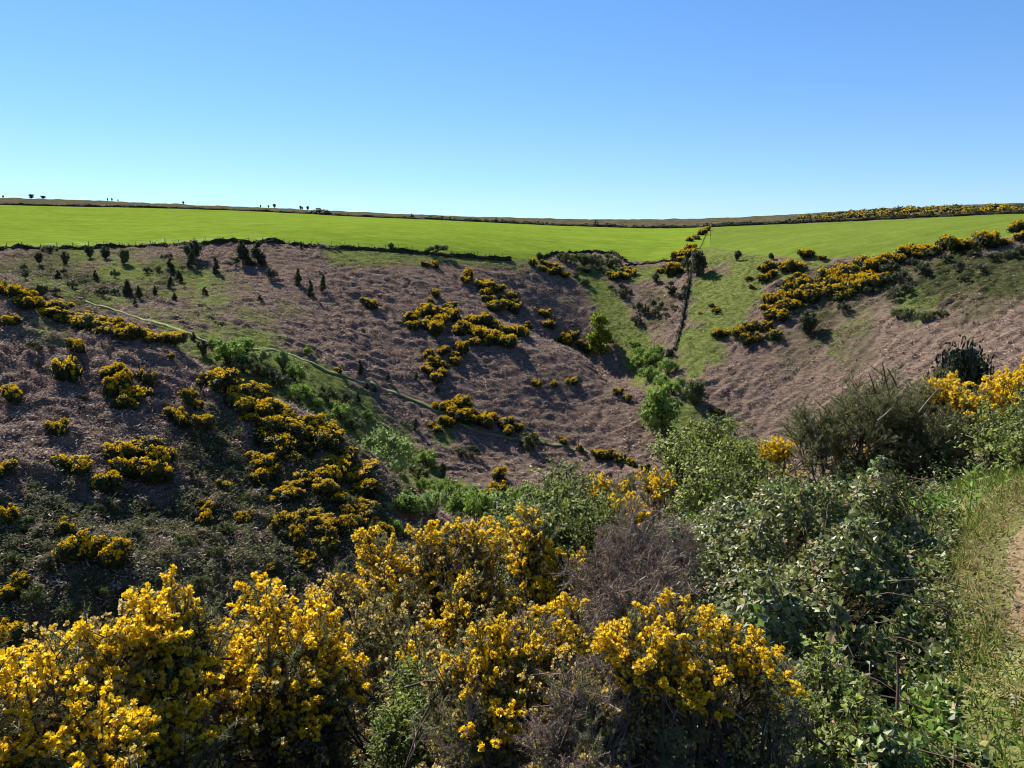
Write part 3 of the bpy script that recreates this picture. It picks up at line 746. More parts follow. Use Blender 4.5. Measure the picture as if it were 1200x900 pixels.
# ------------------------------------------------------------------ trees and shrubs
leaf_mat('leaf_dark', [(0, (.022, .028, .015)), (.5, (.058, .072, .032)), (1, (.125, .140, .058))], .28, .6, .25, .2, alb=.85)
leaf_mat('leaf_olive', [(0, (.04, .052, .018)), (.5, (.10, .125, .036)), (1, (.19, .22, .07))], .32, .6, .2, .2, alb=.9)
leaf_mat('leaf_green', [(0, (.045, .075, .014)), (.5, (.11, .175, .028)), (1, (.24, .32, .06))], .45, .55, .25, .2, alb=1.45)
leaf_mat('leaf_pale', [(0, (.08, .115, .035)), (.5, (.17, .235, .065)), (1, (.28, .36, .12))], .42, .6, .2, .15, alb=1.3)
leaf_mat('leaf_lime', [(0, (.09, .12, .012)), (.5, (.20, .25, .025)), (1, (.34, .38, .06))], .45, .55, .2, .15, alb=.95)
def tree_mesh(seed, form, mat, nleaf=1900, ls=.085, bark='bark'):
    """unit tree: height 1, base at the origin"""
    rng = np.random.default_rng(seed)
    t_ = Geo(); c = Geo()
    lean = rng.uniform(-.06, .06, 2)
    cl = []
    if form == 'cone':
        top = np.array([lean[0], lean[1], .97])
        tube(t_, [(0, 0, -.05), (lean[0] * .4, lean[1] * .4, .4), top * .9], [.035, .025, .008])
        for i in range(26):
            h = rng.uniform(.08, .95); rr = .24 * (1 - h) ** .75 + .02; a = rng.uniform(0, 6.28); d = rng.uniform(.3, 1) * rr
            cl.append((math.cos(a) * d + lean[0] * h, math.sin(a) * d + lean[1] * h, h, .05 + .09 * (1 - h)))
        for q in cl[::3]: tube(t_, [(lean[0] * q[2], lean[1] * q[2], q[2] - .06), q[:3]], [.012, .004], 4)
    elif form == 'round':
        tube(t_, [(0, 0, -.05), (lean[0], lean[1], .2), (lean[0] * 2, lean[1] * 2, .42)], [.05, .04, .025])
        for i in range(26):
            d = unit(rng.normal(size=3))
            q = np.array([lean[0] * 1.5, lean[1] * 1.5, .52]) + d * [.33, .33, .36] * rng.uniform(.4, 1.0)
            cl.append((*q, rng.uniform(.10, .18)))
            if i % 2 == 0: tube(t_, [(lean[0], lean[1], .15), np.array([lean[0], lean[1], .2]) * .4 + q * .6 - [0, 0, .04], q], [.022, .014, .005], 4)
    elif form == 'mound':
        for i in range(22):
            a = rng.uniform(0, 6.28); d = rng.uniform(0, 1) ** .6 * .72
            h = .78 * math.sqrt(max(0, 1 - (d / .85) ** 2)) * rng.uniform(.55, 1.1)
            cl.append((math.cos(a) * d, math.sin(a) * d, h, rng.uniform(.14, .26)))
            if i % 2 == 0: tube(t_, [(0, 0, -.05), (math.cos(a) * d * .4, math.sin(a) * d * .4, h * .6), (math.cos(a) * d, math.sin(a) * d, h)], [.03, .018, .006], 4)
    elif form == 'wind':
        tube(t_, [(0, 0, -.05), (.1, 0, .25), (.28, 0, .5)], [.06, .045, .03])
        for i in range(20):
            s_ = rng.uniform(0, 1)
            q = np.array([-.45 + 1.25 * s_, rng.uniform(-.3, .3), .35 + .45 * math.sin(min(1, s_ * 1.3) * 2.2) * rng.uniform(.5, 1)])
            cl.append((*q, rng.uniform(.10, .18)))
            if i % 2 == 0: tube(t_, [(.1, 0, .25), (np.array([.1, 0, .3]) + q) / 2, q], [.025, .014, .005], 4)
    elif form == 'tall':
        tube(t_, [(0, 0, -.04), (lean[0] * .5, lean[1] * .5, .3), (lean[0], lean[1], .65), (lean[0], lean[1], .92)], [.028, .022, .014, .005])
        for i in range(26):
            h = rng.uniform(.22, .96); rr = .21 * math.sin(max(.12, min(1, (h - .1) / .9)) * 2.75) + .03
            a = rng.uniform(0, 6.28); d = rng.uniform(.2, 1) * rr
            q = (math.cos(a) * d + lean[0] * h, math.sin(a) * d + lean[1] * h, h)
            cl.append((*q, rng.uniform(.05, .10)))
            if i % 2 == 0: tube(t_, [(lean[0] * h, lean[1] * h, h - .12), q], [.010, .003], 4)
    cl = np.array(cl)
    w = cl[:, 3] ** 2; w /= w.sum()
    idx = rng.choice(len(cl), nleaf, p=w)
    d = unit(rng.normal(size=(nleaf, 3)))
    P = cl[idx, :3] + d * cl[idx, 3:4] * rng.uniform(.35, 1.1, (nleaf, 1))
    for q in cl: ico(c, q[:3], q[3] * .62, rng)  # unseen solid cores added within the crown to keep it dark
    leaves(c, P, d + rng.normal(size=(nleaf, 3)) * .8, ls * rng.uniform(.6, 1.4, nleaf), ls * rng.uniform(.35, .7, nleaf), seed, fold=.2)
    return t_.mesh('trunk', MATS[bark], True), c.mesh('crown', MATS[mat])
TREES = {}
def tree(kind, form, mat, px, py, wpx, hpx, label, name='hawthorn_tree', cat='tree', group=None, r0=100, bark='bark', nleaf=1900, ls=.085, dense=1):
    key = (form, mat, rg.randrange(2), nleaf)
    if key not in TREES: TREES[key] = tree_mesh(hash_s(key), form, mat, nleaf, ls, bark)
    tm, cm = TREES[key]
    p = ghit(px, py, r0); m1 = px_m(p)
    root = bpy.data.objects.new(name, None); COL.objects.link(root); root.empty_display_size = .3
    root.location = (p[0], p[1], p[2] - {'round': .10, 'mound': .06, 'wind': .05, 'tall': .10}.get(form, 0) * hpx * m1)
    wu = {'cone': .56, 'round': .95, 'mound': 1.75, 'wind': 1.5, 'tall': .58}[form]
    h = hpx * m1; w = wpx * m1
    root.rotation_euler = (0, 0, rg.uniform(0, 6.28) if form != 'wind' else 0)
    root.scale = (w / wu, w / wu, h)
    a = link('trunk', tm, root); b = link('crown', cm, root)
    tag(root, label, cat, group)
    return root
def hash_s(key):
    h = 7
    for ch in str(key): h = (h * 131 + ord(ch)) % 1000003
    return h
T = tree
# along the bank at the foot of the big pasture
T(0,'mound','leaf_dark',58,296,18,9,'low dark dome-shaped bush on the bank below the big pasture','bank_bush','bush',r0=150)
for x, y, w, h in ((46,310,10,15),(78,311,10,17),(106,303,12,17),(125,303,12,15)):
    T(0,'round','leaf_dark',x,y,w,h,'small dark thorn tree just below the pasture bank, casting a long shadow','thorn_tree','tree','thorn trees below the pasture bank',r0=150)
T(0,'round','leaf_olive',146,310,14,20,'pale olive feathery thorn tree just below the pasture bank','thorn_tree','tree',r0=150)
T(0,'round','leaf_dark',226,303,24,24,'large round dark thorn tree breaking the pasture bank','thorn_tree','tree',r0=150)
T(0,'cone','leaf_dark',285,312,17,28,'tall dark conical tree, upslope one of a pair below the pasture bank','conical_tree','tree',r0=150)
T(0,'cone','leaf_dark',303,311,19,26,'broad dark conical tree standing beside the taller cone below the pasture','conical_tree','tree',r0=150)
T(0,'mound','leaf_dark',318,328,20,15,'dark rounded bush at the foot of the two conical trees','round_bush','bush',r0=150)
T(0,'round','leaf_dark',353,290,5,8,'tiny lone tree on the pasture fence line','lone_tree','tree',r0=150)
T(0,'mound','leaf_dark',390,293,17,6,'low dark mound of scrub against the pasture bank','bank_bush','bush',r0=150)
T(0,'round','leaf_dark',459,293,9,10,'small round tree on the pasture bank above green turf','bank_tree','tree',r0=150)
T(0,'wind','leaf_dark',508,299,28,14,'wind-swept thorn tree leaning along the pasture bank','windswept_tree','tree',r0=150)
T(0,'round','leaf_dark',633,305,10,11,'small round tree at the corner of the pasture by the gully head','bank_tree','tree',r0=150)
cones = [(225,313,11,18),(253,322,9,19),(350,334,9,18),(364,347,8,18),(379,342,8,20),(150,348,11,18),(163,349,8,12),(158,358,6,7),(200,318,9,14),(210,330,8,12),(200,337,7,12),(182,345,6,9),(112,328,6,10),(240,345,7,8),(422,438,9,16),(420,472,8,14),(487,504,7,14),(455,445,7,8),(430,455,6,7),(440,460,6,8),(512,460,7,9),(488,445,6,9),(227,398,6,8),(305,352,7,6),(68,326,7,8),(205,352,7,8)]
for x, y, w, h in cones:
    T(0,'cone','leaf_dark',x,y,w,h,'small dark upright bush dotted over the far bracken slope','upright_bush','bush','upright bushes dotted over the far slope',r0=145)
dark = [(20,345,15,11),(46,347,13,12),(35,346,11,9),(120,348,17,11),(30,327,9,9),(28,317,8,8),(85,338,12,9),(65,345,14,8),(135,345,10,7),(198,303,9,7),(185,318,10,6),(173,320,12,8),(192,304,8,6),(97,333,10,6),(75,322,8,7),(135,326,12,10)]
for x, y, w, h in dark:
    T(0,'mound','leaf_dark',x,y,w,h,'low dark shrub in the rough ground between the pasture bank and the near spur','low_shrub','bush','low shrubs in the rough ground',r0=145)
T(0,'round','leaf_olive',50,347,16,14,'grey-green rounded shrub among dark ones behind the spur crest','grey_shrub','bush',r0=145)
# left gully
T(0,'round','leaf_dark',237,416,15,20,'dark round tree standing beside the hillside path at its bend','path_tree','tree',r0=140)
T(0,'mound','leaf_green',268,426,44,32,'bright green spreading bush in the gully below the path bend','green_bush','bush',r0=135)
T(0,'mound','leaf_green',252,408,20,14,'small green bush touching the path bend','green_bush','bush',r0=140)
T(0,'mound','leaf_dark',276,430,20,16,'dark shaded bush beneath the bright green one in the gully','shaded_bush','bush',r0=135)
T(0,'round','leaf_pale',332,434,24,30,'pale grey-green rounded tree with a deep shadow below the path','pale_tree','tree',r0=135)
T(0,'round','leaf_green',360,416,12,14,'small green tree on the upper side of the hillside path','green_tree','tree',r0=140)
T(0,'mound','leaf_olive',300,440,26,18,'olive bush between the bright green bush and the pale tree','olive_bush','bush',r0=132)
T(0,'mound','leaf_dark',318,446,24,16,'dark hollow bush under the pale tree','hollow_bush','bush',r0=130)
for x, y, w, h in ((362,466,20,15),(372,478,18,14),(355,458,14,10),(378,492,14,10),(392,480,14,10)):
    T(0,'mound','leaf_green',x,y,w,h,'small rounded green bush on the gully side behind the gorse thicket','gully_bush','bush','gully bushes behind the gorse thicket',r0=125)
for x, y, w, h, mt in ((288,414,22,16,'leaf_green'),(305,424,20,14,'leaf_pale'),(285,436,26,16,'leaf_olive'),(345,446,24,18,'leaf_green'),(330,456,24,16,'leaf_dark'),(350,470,26,18,'leaf_green'),(385,470,24,16,'leaf_olive'),(400,492,24,18,'leaf_green'),(415,505,22,14,'leaf_olive'),(405,470,16,10,'leaf_dark'),(430,490,14,9,'leaf_green'),(500,545,24,18,'leaf_green'),(490,560,24,16,'leaf_olive'),(525,585,30,22,'leaf_green'),(550,590,26,20,'leaf_pale'),(620,600,34,30,'leaf_green'),(640,596,30,26,'leaf_olive'),(470,575,22,18,'leaf_green'),(440,520,18,12,'leaf_olive'),(265,412,16,10,'leaf_green')):
    T(0,'mound',mt,x,y,w*1.3,h*1.3,'leafy bush in the green strip of the gully behind the near spur','gully_bush','bush','bushes filling the gully behind the near spur',r0=118)
T(0,'mound','leaf_pale',452,558,92,64,'big pale green sallow spreading at the bottom of the gully','sallow_tree','tree',r0=118,nleaf=2600,ls=.06)
T(0,'round','leaf_dark',520,560,12,22,'dark bare-looking thorn tree on the broken bank','thorn_tree','tree',r0=120)
T(0,'round','leaf_olive',618,525,26,22,'grey-green thorn bush below the yellow gorse bank','thorn_bush','bush',r0=120)
T(0,'mound','leaf_dark',548,535,34,16,'dark leafy mound standing in for the shade under an overhanging bank of scrub','shade_mound','bush',r0=120)  # dark leaves put in for the shaded hollow under the bank
gw = [(478,604,44,38),(508,606,44,42),(538,610,44,44),(560,616,46,50),(590,616,46,50),(495,575,22,16),(460,622,24,18),(475,632,28,22),(515,575,20,16),(600,600,30,34),(455,600,16,14)]
for i, (x, y, w, h) in enumerate(gw):
    T(0,'mound' if i % 2 else 'round',('leaf_green','leaf_pale','leaf_green')[i % 3],x,y,w,h,('fresh green','pale grey-green','fresh green')[i % 3] + (' low bush' if i % 2 else ' round bush') + ' in the wooded bottom where the gullies meet','valley_bush','bush','bushes in the wooded valley bottom',r0=80)
# right-hand gully and fence
T(0,'tall','leaf_lime',705,416,32,52,'yellow-green young tree alone on the edge of the gully','lime_tree','tree',r0=150)
T(0,'round','leaf_green',778,508,54,68,'full bright green tree at the mouth of the stream gully','gully_tree','tree',r0=140,nleaf=2400,ls=.06)
T(0,'round','leaf_olive',812,474,32,36,'olive open-branched tree against the bracken slope','olive_tree','tree',r0=140)
T(0,'round','leaf_dark',783,421,13,15,'small black-looking tree at the lower end of the fence','fence_tree','tree',r0=150)
gl_ = [(752,432,20,14),(765,425,18,12),(760,445,18,12),(782,440,18,16),(770,415,14,9),(750,418,14,9),(775,455,16,12),(788,462,18,12),(765,472,14,12),(742,408,10,8),(797,452,10,8)]
for x, y, w, h in gl_:
    T(0,'mound','leaf_green',x,y,w*1.6,h*1.5,'low bright green bush on the floor of the stream gully','streamside_bush','bush','bushes along the stream gully',r0=150)
T(0,'round','leaf_dark',816,323,26,36,'big dark tree rising over the fence, with a heavy shadow','fence_tree','tree',r0=170,nleaf=1800)
T(0,'mound','leaf_dark',808,318,22,20,'dark undergrowth round the foot of the big fence tree','fence_bush','bush',r0=170)
T(0,'round','leaf_dark',863,306,11,15,'small dark round-headed tree alone on the pasture slope','pasture_tree','tree',r0=170)
T(0,'round','leaf_dark',905,305,8,10,'tiny thin tree beside the lone round-headed one','pasture_tree','tree',r0=170)
T(0,'round','leaf_dark',769,331,11,13,'small dark tree on the paddock above the gully','paddock_tree','tree',r0=170)
T(0,'tall','leaf_dark',787,346,13,17,'narrow dark tree between the paddock and the fence','narrow_tree','tree',r0=170)
for x, y, w, h in ((797,350,16,10),(803,342,10,10),(748,365,14,14),(756,370,12,14),(766,360,8,10),(775,362,8,10),(768,372,10,10),(745,380,16,12),(716,340,8,7),(735,346,14,10),(728,338,10,8),(790,362,10,6),(780,370,10,5)):
    T(0,'mound','leaf_dark',x,y,w,h,'dark thorn bush on the rough corner beside the fence','thorn_bush','bush','thorn bushes on the rough corner',r0=165)
T(0,'round','leaf_olive',730,350,13,13,'grey twiggy bush at the top of the rough corner','twiggy_bush','bush',r0=165)
pk = [(655,304,14,10),(664,308,16,14),(674,310,16,15),(684,312,16,16),(694,314,16,16),(704,315,16,14),(714,313,14,13),(722,311,14,11),(700,306,16,10),(682,303,16,8),(668,303,12,6),(712,304,14,9),(690,320,14,10),(680,318,12,8),(685,335,14,10),(675,325,10,8)]
for i, (x, y, w, h) in enumerate(pk):
    T(0,'mound' if i % 3 else 'round','leaf_olive' if i % 4 else 'leaf_dark',x,y,w,h,'grey-green tree in the hollow bitten out of the pasture','hollow_tree','tree','trees in the hollow of the pasture',r0=200)
# the moor beyond the fence
T(0,'round','leaf_dark',948,391,24,30,'dark bushy tree on the moor, its shadow long on the bracken','moor_tree','tree',r0=150)
T(0,'mound','leaf_dark',988,367,17,14,'smaller dark tree up the moor from the long-shadowed one','moor_tree','tree',r0=150)
T(0,'mound','leaf_pale',995,337,12,11,'pale green round bush lodged inside the gorse thicket','pale_bush','bush',r0=150)
T(0,'mound','leaf_green',958,350,20,10,'bright green low bush in a gap of the gorse thicket','green_bush','bush',r0=150)
for x, y, w, h in ((1042,322,26,16),(1055,332,24,16),(1035,335,20,14),(1060,345,22,14),(1048,350,18,10),(1080,322,18,14),(1083,315,12,10),(1124,318,14,13),(1110,305,16,8),(1140,302,16,9),(1165,305,26,10),(1185,303,24,11),(1198,300,20,12),(1130,330,16,8),(1150,318,14,8),(1070,312,16,10),(1020,345,18,12),(1095,300,14,7)):
    T(0,'mound','leaf_dark',x,y,w,h,'dark shrub on the upper moor below the pasture edge','moor_shrub','bush','dark shrubs of the upper moor',r0=150)
for x, y, w, h in ((1052,372,20,12),(1065,374,18,13),(1080,376,20,12),(1095,374,16,11),(1105,372,12,9),(1040,330,14,10)):
    T(0,'mound','leaf_olive',x,y,w,h,'grey-green shrub in the row across the middle of the moor','moor_shrub','bush','grey-green shrubs across the moor',r0=150)
for x, y, w, h in ((845,487,12,10),(833,484,10,8)):
    T(0,'mound','leaf_dark',x,y,w,h,'small dark bush low on the bracken beyond the olive tree','bracken_bush','bush','dark bushes low on the bracken',r0=150)
singles([(843,488,10)], 'small gorse bush low on the bracken slope by the olive tree', None, r0=150)
# near spur, low dark bushes
for x, y, w, h in ((45,413,12,9),(38,408,14,8),(60,410,10,6),(45,432,8,12),(178,452,22,18),(168,443,8,12),(30,440,10,6),(100,470,10,8),(96,480,8,6),(62,408,8,5)):
    T(0,'mound','leaf_dark',x,y,w,h,'low dark leafy bush on the bracken of the near spur','dark_bush','bush','dark bushes on the near spur',r0=45)
for x, y, w, h in ((405,598,30,22),(415,615,20,14),(438,590,18,14),(380,650,24,18)):
    T(0,'mound','leaf_olive',x,y,w,h,'grey-green shrub growing through the gorse of the near spur','grey_shrub','bush','grey-green shrubs in the spur gorse',r0=45)

for i, (x, y, w, h) in enumerate(((60,598,22,15),(28,622,24,17),(110,604,20,14),(200,606,20,15),(216,642,24,17),(252,655,24,17),(182,690,30,20),(300,704,28,20),(235,690,26,18),(60,668,24,17),(45,705,28,20),(120,700,26,18),(160,630,18,13),(265,625,20,14),(290,590,20,14),(225,560,18,12),(250,530,18,12),(205,535,14,10),(175,600,18,13),(40,575,16,11),(15,660,22,15),(320,668,24,17),(350,690,26,18),(85,725,28,20),(270,560,16,12))):
    T(0,'mound','leaf_olive' if i % 3 else 'leaf_dark',x,y,w,h,'low heath bush in the dark scrub at the foot of the near spur','heath_bush','bush','heath bushes in the scrub of the near spur',r0=45)
# skyline
sk = [(14,.6,2.2),(46,1.4,3.6),(60,1.6,2.6),(134,.4,2.4),(139,.5,2.8),(146,.4,2.0),(221,.7,2.4),(310,.5,2.2),(326,1.0,3.4),(319,.6,2.2),(356,.8,3.0),(364,.9,3.2),(358,.6,2.2)]
def sky_tree(px, r, w, h, form, label, name, cat, group=None, sink=.3):
    a = az_of(px); x, y = math.sin(a) * r, math.cos(a) * r
    root = bpy.data.objects.new(name, None); COL.objects.link(root); root.location = (x, y, float(ground_z([x], [y])[0]) - sink)
    key = (form, 'leaf_dark', 0, 400)
    if key not in TREES: TREES[key] = tree_mesh(hash_s(key), form, 'leaf_dark', 400, .12)
    wu = {'round': .95, 'mound': 1.75}[form]
    root.scale = (w / wu, w / wu, h); root.rotation_euler = (0, 0, rg.uniform(0, 6.28))
    link('trunk', TREES[key][0], root); link('crown', TREES[key][1], root)
    tag(root, label, cat, group)
def sky_r(px):
    """distance of the crest line along a column"""
    a = az_of(px); r = np.arange(np.interp(px, *TOP_R) * 1.01, 900, 2.0)
    return float(r[np.argmax(ground_z(np.sin(a) * r, np.cos(a) * r) / r)])
for px, w, h in sk:
    sky_tree(px, sky_r(px) - 2, w * 2.8, h * 1.2, 'round', 'tiny lone tree standing on the heather skyline', 'skyline_tree', 'tree', 'lone trees on the skyline')
for px, w, h in ((378,16,4.0),(388,12,2.6),(484,3.5,3.2),(697,4,4.2),(240,6,1.6),(280,6,1.6)):
    sky_tree(px, np.interp(px, *TOP_R) * 1.02, w, h, 'mound', 'dark bush in the hedge along the top of the big pasture', 'hedge_bush', 'bush', 'bushes in the top hedge')
hx = 505
while hx < 830:
    w = rg.uniform(5, 11)
    sky_tree(hx, np.interp(hx, *TOP_R) * 1.008, w, rg.uniform(1.8, 3.0), 'mound', 'dark hedge bush between pasture and sky above the far slope', 'hedge_bush', 'bush', 'hedge above the far slope', .5)
    hx += rg.uniform(7, 16)
hx = 836
while hx < 985:
    w = rg.uniform(5, 9)
    sky_tree(hx, np.interp(hx, *TOP_R) * 1.006, w, rg.uniform(1.6, 2.8), 'mound', 'dark hedge bush along the top of the pasture beyond the fence', 'hedge_bush', 'bush', 'hedge beyond the fence', .4)
    hx += rg.uniform(7, 12)

# ------------------------------------------------------------------ pasture bank, its fence, and the fence between the pastures
plain_mat('bank_heath', [(.3, (.022, .022, .012)), (.6, (.06, .06, .028)), (.8, (.12, .11, .05))], .8, .95, .05, .8, 3)
plain_mat('weathered_wood', [(.3, (.10, .085, .07)), (.7, (.24, .21, .17))], 4, .85, .15)
plain_mat('fence_wire', [(.3, (.16, .16, .16)), (.7, (.24, .24, .24))], 4, .5, .4)
def resample(P, step):
    P = np.array(P)[:, :2]
    d = np.concatenate([[0], np.cumsum(np.linalg.norm(np.diff(P, axis=0), axis=1))])
    s = np.arange(0, d[-1], step)
    return np.stack([np.interp(s, d, P[:, 0]), np.interp(s, d, P[:, 1])], 1)
def bank(name, P, h, w, label, seed, dy=0):
    C = resample(P, 1.0)
    Tn = unit(np.gradient(C, axis=0)); Nn = np.stack([-Tn[:, 1], Tn[:, 0]], 1)
    prof = [(-.5, -.4), (-.42, .45), (-.2, .95), (.15, 1.0), (.4, .5), (.5, -.4)]
    n = len(C); V = np.zeros((n, len(prof), 3))
    s = np.arange(n)
    for k, (o, hh) in enumerate(prof):
        xy = C + Nn * (o * w * (1 + .3 * vnoise(s / 3, s * 0 + k, seed)))[:, None]
        V[:, k, :2] = xy
        V[:, k, 2] = ground_z(C[:, 0], C[:, 1]) + hh * h * (1 + .5 * vnoise(s / 2.2, s * 0 + k * 3, seed + 1) + .4 * vnoise(s / 11, s * 0 + k, seed + 2))
    m = len(prof)
    i, j = np.meshgrid(np.arange(n - 1), np.arange(m - 1), indexing='ij'); k = (i * m + j).ravel()
    g = Geo(); g.add(V.reshape(-1, 3), None, np.stack([k, k + 1, k + m + 1, k + m], 1))
    rng = np.random.default_rng(seed)
    q = V[rng.integers(0, n, n * 8), rng.integers(1, m - 1, n * 8)] + rng.normal(size=(n * 8, 3)) * .15
    leaves(g, q, rng.normal(size=q.shape), .7, .35, seed)
    return tag(link(name, g.mesh(name, MATS['bank_heath'])), label, 'bank')
edgeL = [ghit(x, y + .8, 150) for x, y in FIELD_L[:14]]
bank('field_bank', edgeL, .95, 1.6, 'low dark earth bank along the foot of the big pasture', 3)
edgeP = [ghit(x, y + .8, 190) for x, y in FIELD_L[14:19]]
bank('field_bank', edgeP, .8, 1.3, 'short dark bank curving round the hollow in the pasture', 4)
edgeQ = [ghit(x, y, 200) for x, y in ((735,312),(760,309),(800,305))]
bank('field_bank', edgeQ, .5, 1.0, 'faint earth bank crossing the green above the paddock', 5)
topL = [top_pt(x) * 1.004 for x in range(-130, 830, 30)]
bank('hedge_bank', topL, .8, 2.2, 'thin dark hedge bank along the top edge of the big pasture', 6)
topR = [top_pt(x) * 1.004 for x in range(832, 1330, 25)]
bank('hedge_bank', topR, 1.2, 2.6, 'dark hedge bank along the top of the pasture beyond the fence', 8)
def post_mesh(h, r):
    g = Geo(); tube(g, [(0, 0, -.2), (0, 0, h * .95), (0, 0, h)], [r, r * .92, r * .5], 6); return g.mesh('post', MATS['weathered_wood'])
POST = post_mesh(1.35, .09)
def fence(name, P, step, label, zlift=0.0, side=0.0):
    C = resample(P, step)
    root = bpy.data.objects.new(name, None); COL.objects.link(root)
    z0 = ground_z(C[:, 0], C[:, 1]) + zlift
    root.location = (C[0, 0], C[0, 1], z0[0])
    for (x, y), z in zip(C, z0):
        o = link('post', POST, root); o.location = (x - C[0, 0], y - C[0, 1], z - z0[0]); o.rotation_euler = (rg.uniform(-.06, .06), rg.uniform(-.06, .06), 0)
    for hh in (.45, .8, 1.15):
        g = Geo(); tube(g, np.stack([C[:, 0] - C[0, 0], C[:, 1] - C[0, 1], z0 - z0[0] + hh], 1), .012, 3)
        link('wire', g.mesh('wire', MATS['fence_wire']), root)
    return tag(root, label, 'fence')
fence('stock_fence', [np.array(p) * 1.004 for p in edgeL], 4.5, 'post and wire stock fence along the bank of the big pasture', .55)
fl = [(*top_pt(830.5), 0)] + [ghit(x, y, 180) for x, y in ((829,272),(826,280),(822,290),(817,300),(811,312),(808,325),(806,340),(803,358),(799,378),(795,395),(790,412))]
fence('boundary_fence', fl, 3.5, 'boundary fence running straight down between the two pastures', 0)
bank('fence_bank', [np.array(p) for p in fl[6:]], .75, 1.0, 'overgrown dark strip under the boundary fence', 9)
# ------------------------------------------------------------------ the near bank: path, verge, brambles
BY = [1.2, 1.7, 2.5, 3.5, 4.6, 6, 9, 12]
LBX = [.25, .35, .5, .65, .8, 1.1, 1.8, 2.6]
RBX = [1.15, 1.35, 1.5, 2.0, 2.7, 3.35, 4.4, 5.5]
m, nt, out = new_mat('trodden_earth')
tc = nt.nodes.new('ShaderNodeTexCoord'); ob = tc.outputs['Object']
c = ramp(nt, noise_tex(nt, 9, 6, .75, ob), [(.3, (.13, .085, .055)), (.5, (.30, .205, .135)), (.7, (.50, .37, .25))])
c = mixc(nt, maths(nt, 'MULTIPLY', noise_tex(nt, 2.2, 4, .6, ob), .7), c, (.30, .23, .09))
p = nt.nodes.new('ShaderNodeBsdfPrincipled'); nt.links.new(c, p.inputs['Base Color']); p.inputs['Roughness'].default_value = .95; p.inputs['Specular IOR Level'].default_value = .1
b = nt.nodes.new('ShaderNodeBump'); b.inputs['Strength'].default_value = .9; b.inputs['Distance'].default_value = .03
nt.links.new(noise_tex(nt, 22, 6, .8, ob), b.inputs['Height']); nt.links.new(b.outputs[0], p.inputs['Normal']); nt.links.new(p.outputs[0], out.inputs[0])
PATH_C = np.array([(2.75, .2), (2.5, 1.3), (2.36, 2.1), (2.38, 2.7), (2.56, 3.2), (2.88, 3.75), (3.5, 4.35), (4.4, 4.7), (5.9, 5.3), (8.2, 6.2)])
tag(ribbon('footpath', PATH_C + [.05, 0], .95, 'trodden_earth', .007, .03, jag=.07), kind='structure')
def path_d(x, y):
    """distance from the middle of the footpath"""
    P = resample(PATH_C, .1)
    return np.min(np.hypot(x[:, None] - P[None, :, 0], y[:, None] - P[None, :, 1]), 1)
rng = np.random.default_rng(41)
leaf_mat('verge_grass', [(0, (.04, .07, .010)), (.5, (.10, .165, .018)), (.82, (.18, .225, .03)), (.94, (.32, .29, .07)), (1, (.46, .37, .15))], .45, .5, .3, alb=1.0)
leaf_mat('dry_grass', [(0, (.28, .20, .07)), (.5, (.46, .35, .14)), (1, (.62, .50, .26))], .3, .7, .1)
n = 110000
x = rng.uniform(.9, 4.4, n); y = rng.uniform(1.5, 7.5, n)
rb = np.interp(y, BY, RBX); d = path_d(x, y)
dens = smooth(-.25, .15, x - rb) * smooth(.30, .58, d) * np.clip(1.4 - y / 9, .2, 1) * (d < 1.9)
k = rng.uniform(size=n) < dens
x, y, d = x[k], y[k], d[k]
P = np.stack([x, y, ground_z(x, y) - .01], 1)
up = rng.normal(size=(len(x), 3)) * .55 + [0, 0, 1]
g = Geo(); ln = rng.uniform(.025, .08, len(x)) * (1 + .6 * fbm(x * 2, y * 2, 9))
leaves(g, P, rng.normal(size=P.shape) * [1, 1, .3], ln, rng.uniform(.004, .009, len(x)), 3, up=up, fold=.1)
tag(link('verge_grass', g.mesh('verge_grass', MATS['verge_grass'])), 'short mixed green grass on the verge between brambles and footpath', 'grass', kind='stuff')
n = 60000
x = rng.uniform(1.2, 4.4, n); y = rng.uniform(1.5, 7.0, n); d = path_d(x, y)
k = (rng.uniform(size=n) < smooth(.12, .45, d) * (1 - smooth(.5, .8, d)) * .8 + .12 * (d < .4)) & (x > np.interp(y, BY, RBX))
x, y = x[k], y[k]
P = np.stack([x, y, ground_z(x, y) + .02], 1)
g = Geo(); leaves(g, P, rng.normal(size=P.shape) * .5 + [0, 0, .6], rng.uniform(.03, .10, len(x)), rng.uniform(.003, .007, len(x)), 4, up=rng.normal(size=(len(x), 3)) * [1, 1, .35] + [0, 0, .25])
tag(link('dry_grass', g.mesh('dry_grass', MATS['dry_grass'])), 'bleached straw-coloured grass fringing the footpath', 'dry grass', kind='stuff')
plain_mat('pebble', [(.3, (.16, .13, .11)), (.7, (.34, .28, .24))], 30, .9, .2)
g = Geo()
for i in range(420):
    t_ = rng.uniform(0, 1); q = resample(PATH_C, .1); q = q[rng.integers(0, len(q))] + rng.normal(size=2) * .2
    z = float(ground_z([q[0]], [q[1]])[0]); s = rng.uniform(.004, .014)
    ico(g, (q[0], q[1], z + .012), s, rng, .3, .6)
tag(link('pebbles', g.mesh('pebbles', MATS['pebble'])), 'scattered small stones and clods on the earth footpath', 'pebbles', kind='stuff')

g = Geo()
q = resample(PATH_C, .02)
for i in range(2600):
    w_ = q[rng.integers(0, len(q))] + rng.normal(size=2) * .05
    a = rng.uniform(0, 6.28); w_ = w_ + np.array([math.cos(a), math.sin(a)]) * rng.uniform(.3, .68)
    if w_[1] > 6: continue
    ico(g, (w_[0], w_[1], float(ground_z([w_[0]], [w_[1]])[0]) + .004), rng.uniform(.004, .014), rng, .35, .7)
tag(link('soil_crumbs', g.mesh('soil_crumbs', MATS['trodden_earth'])), 'crumbs of earth strewn along the ragged edge of the footpath', 'soil', kind='stuff')

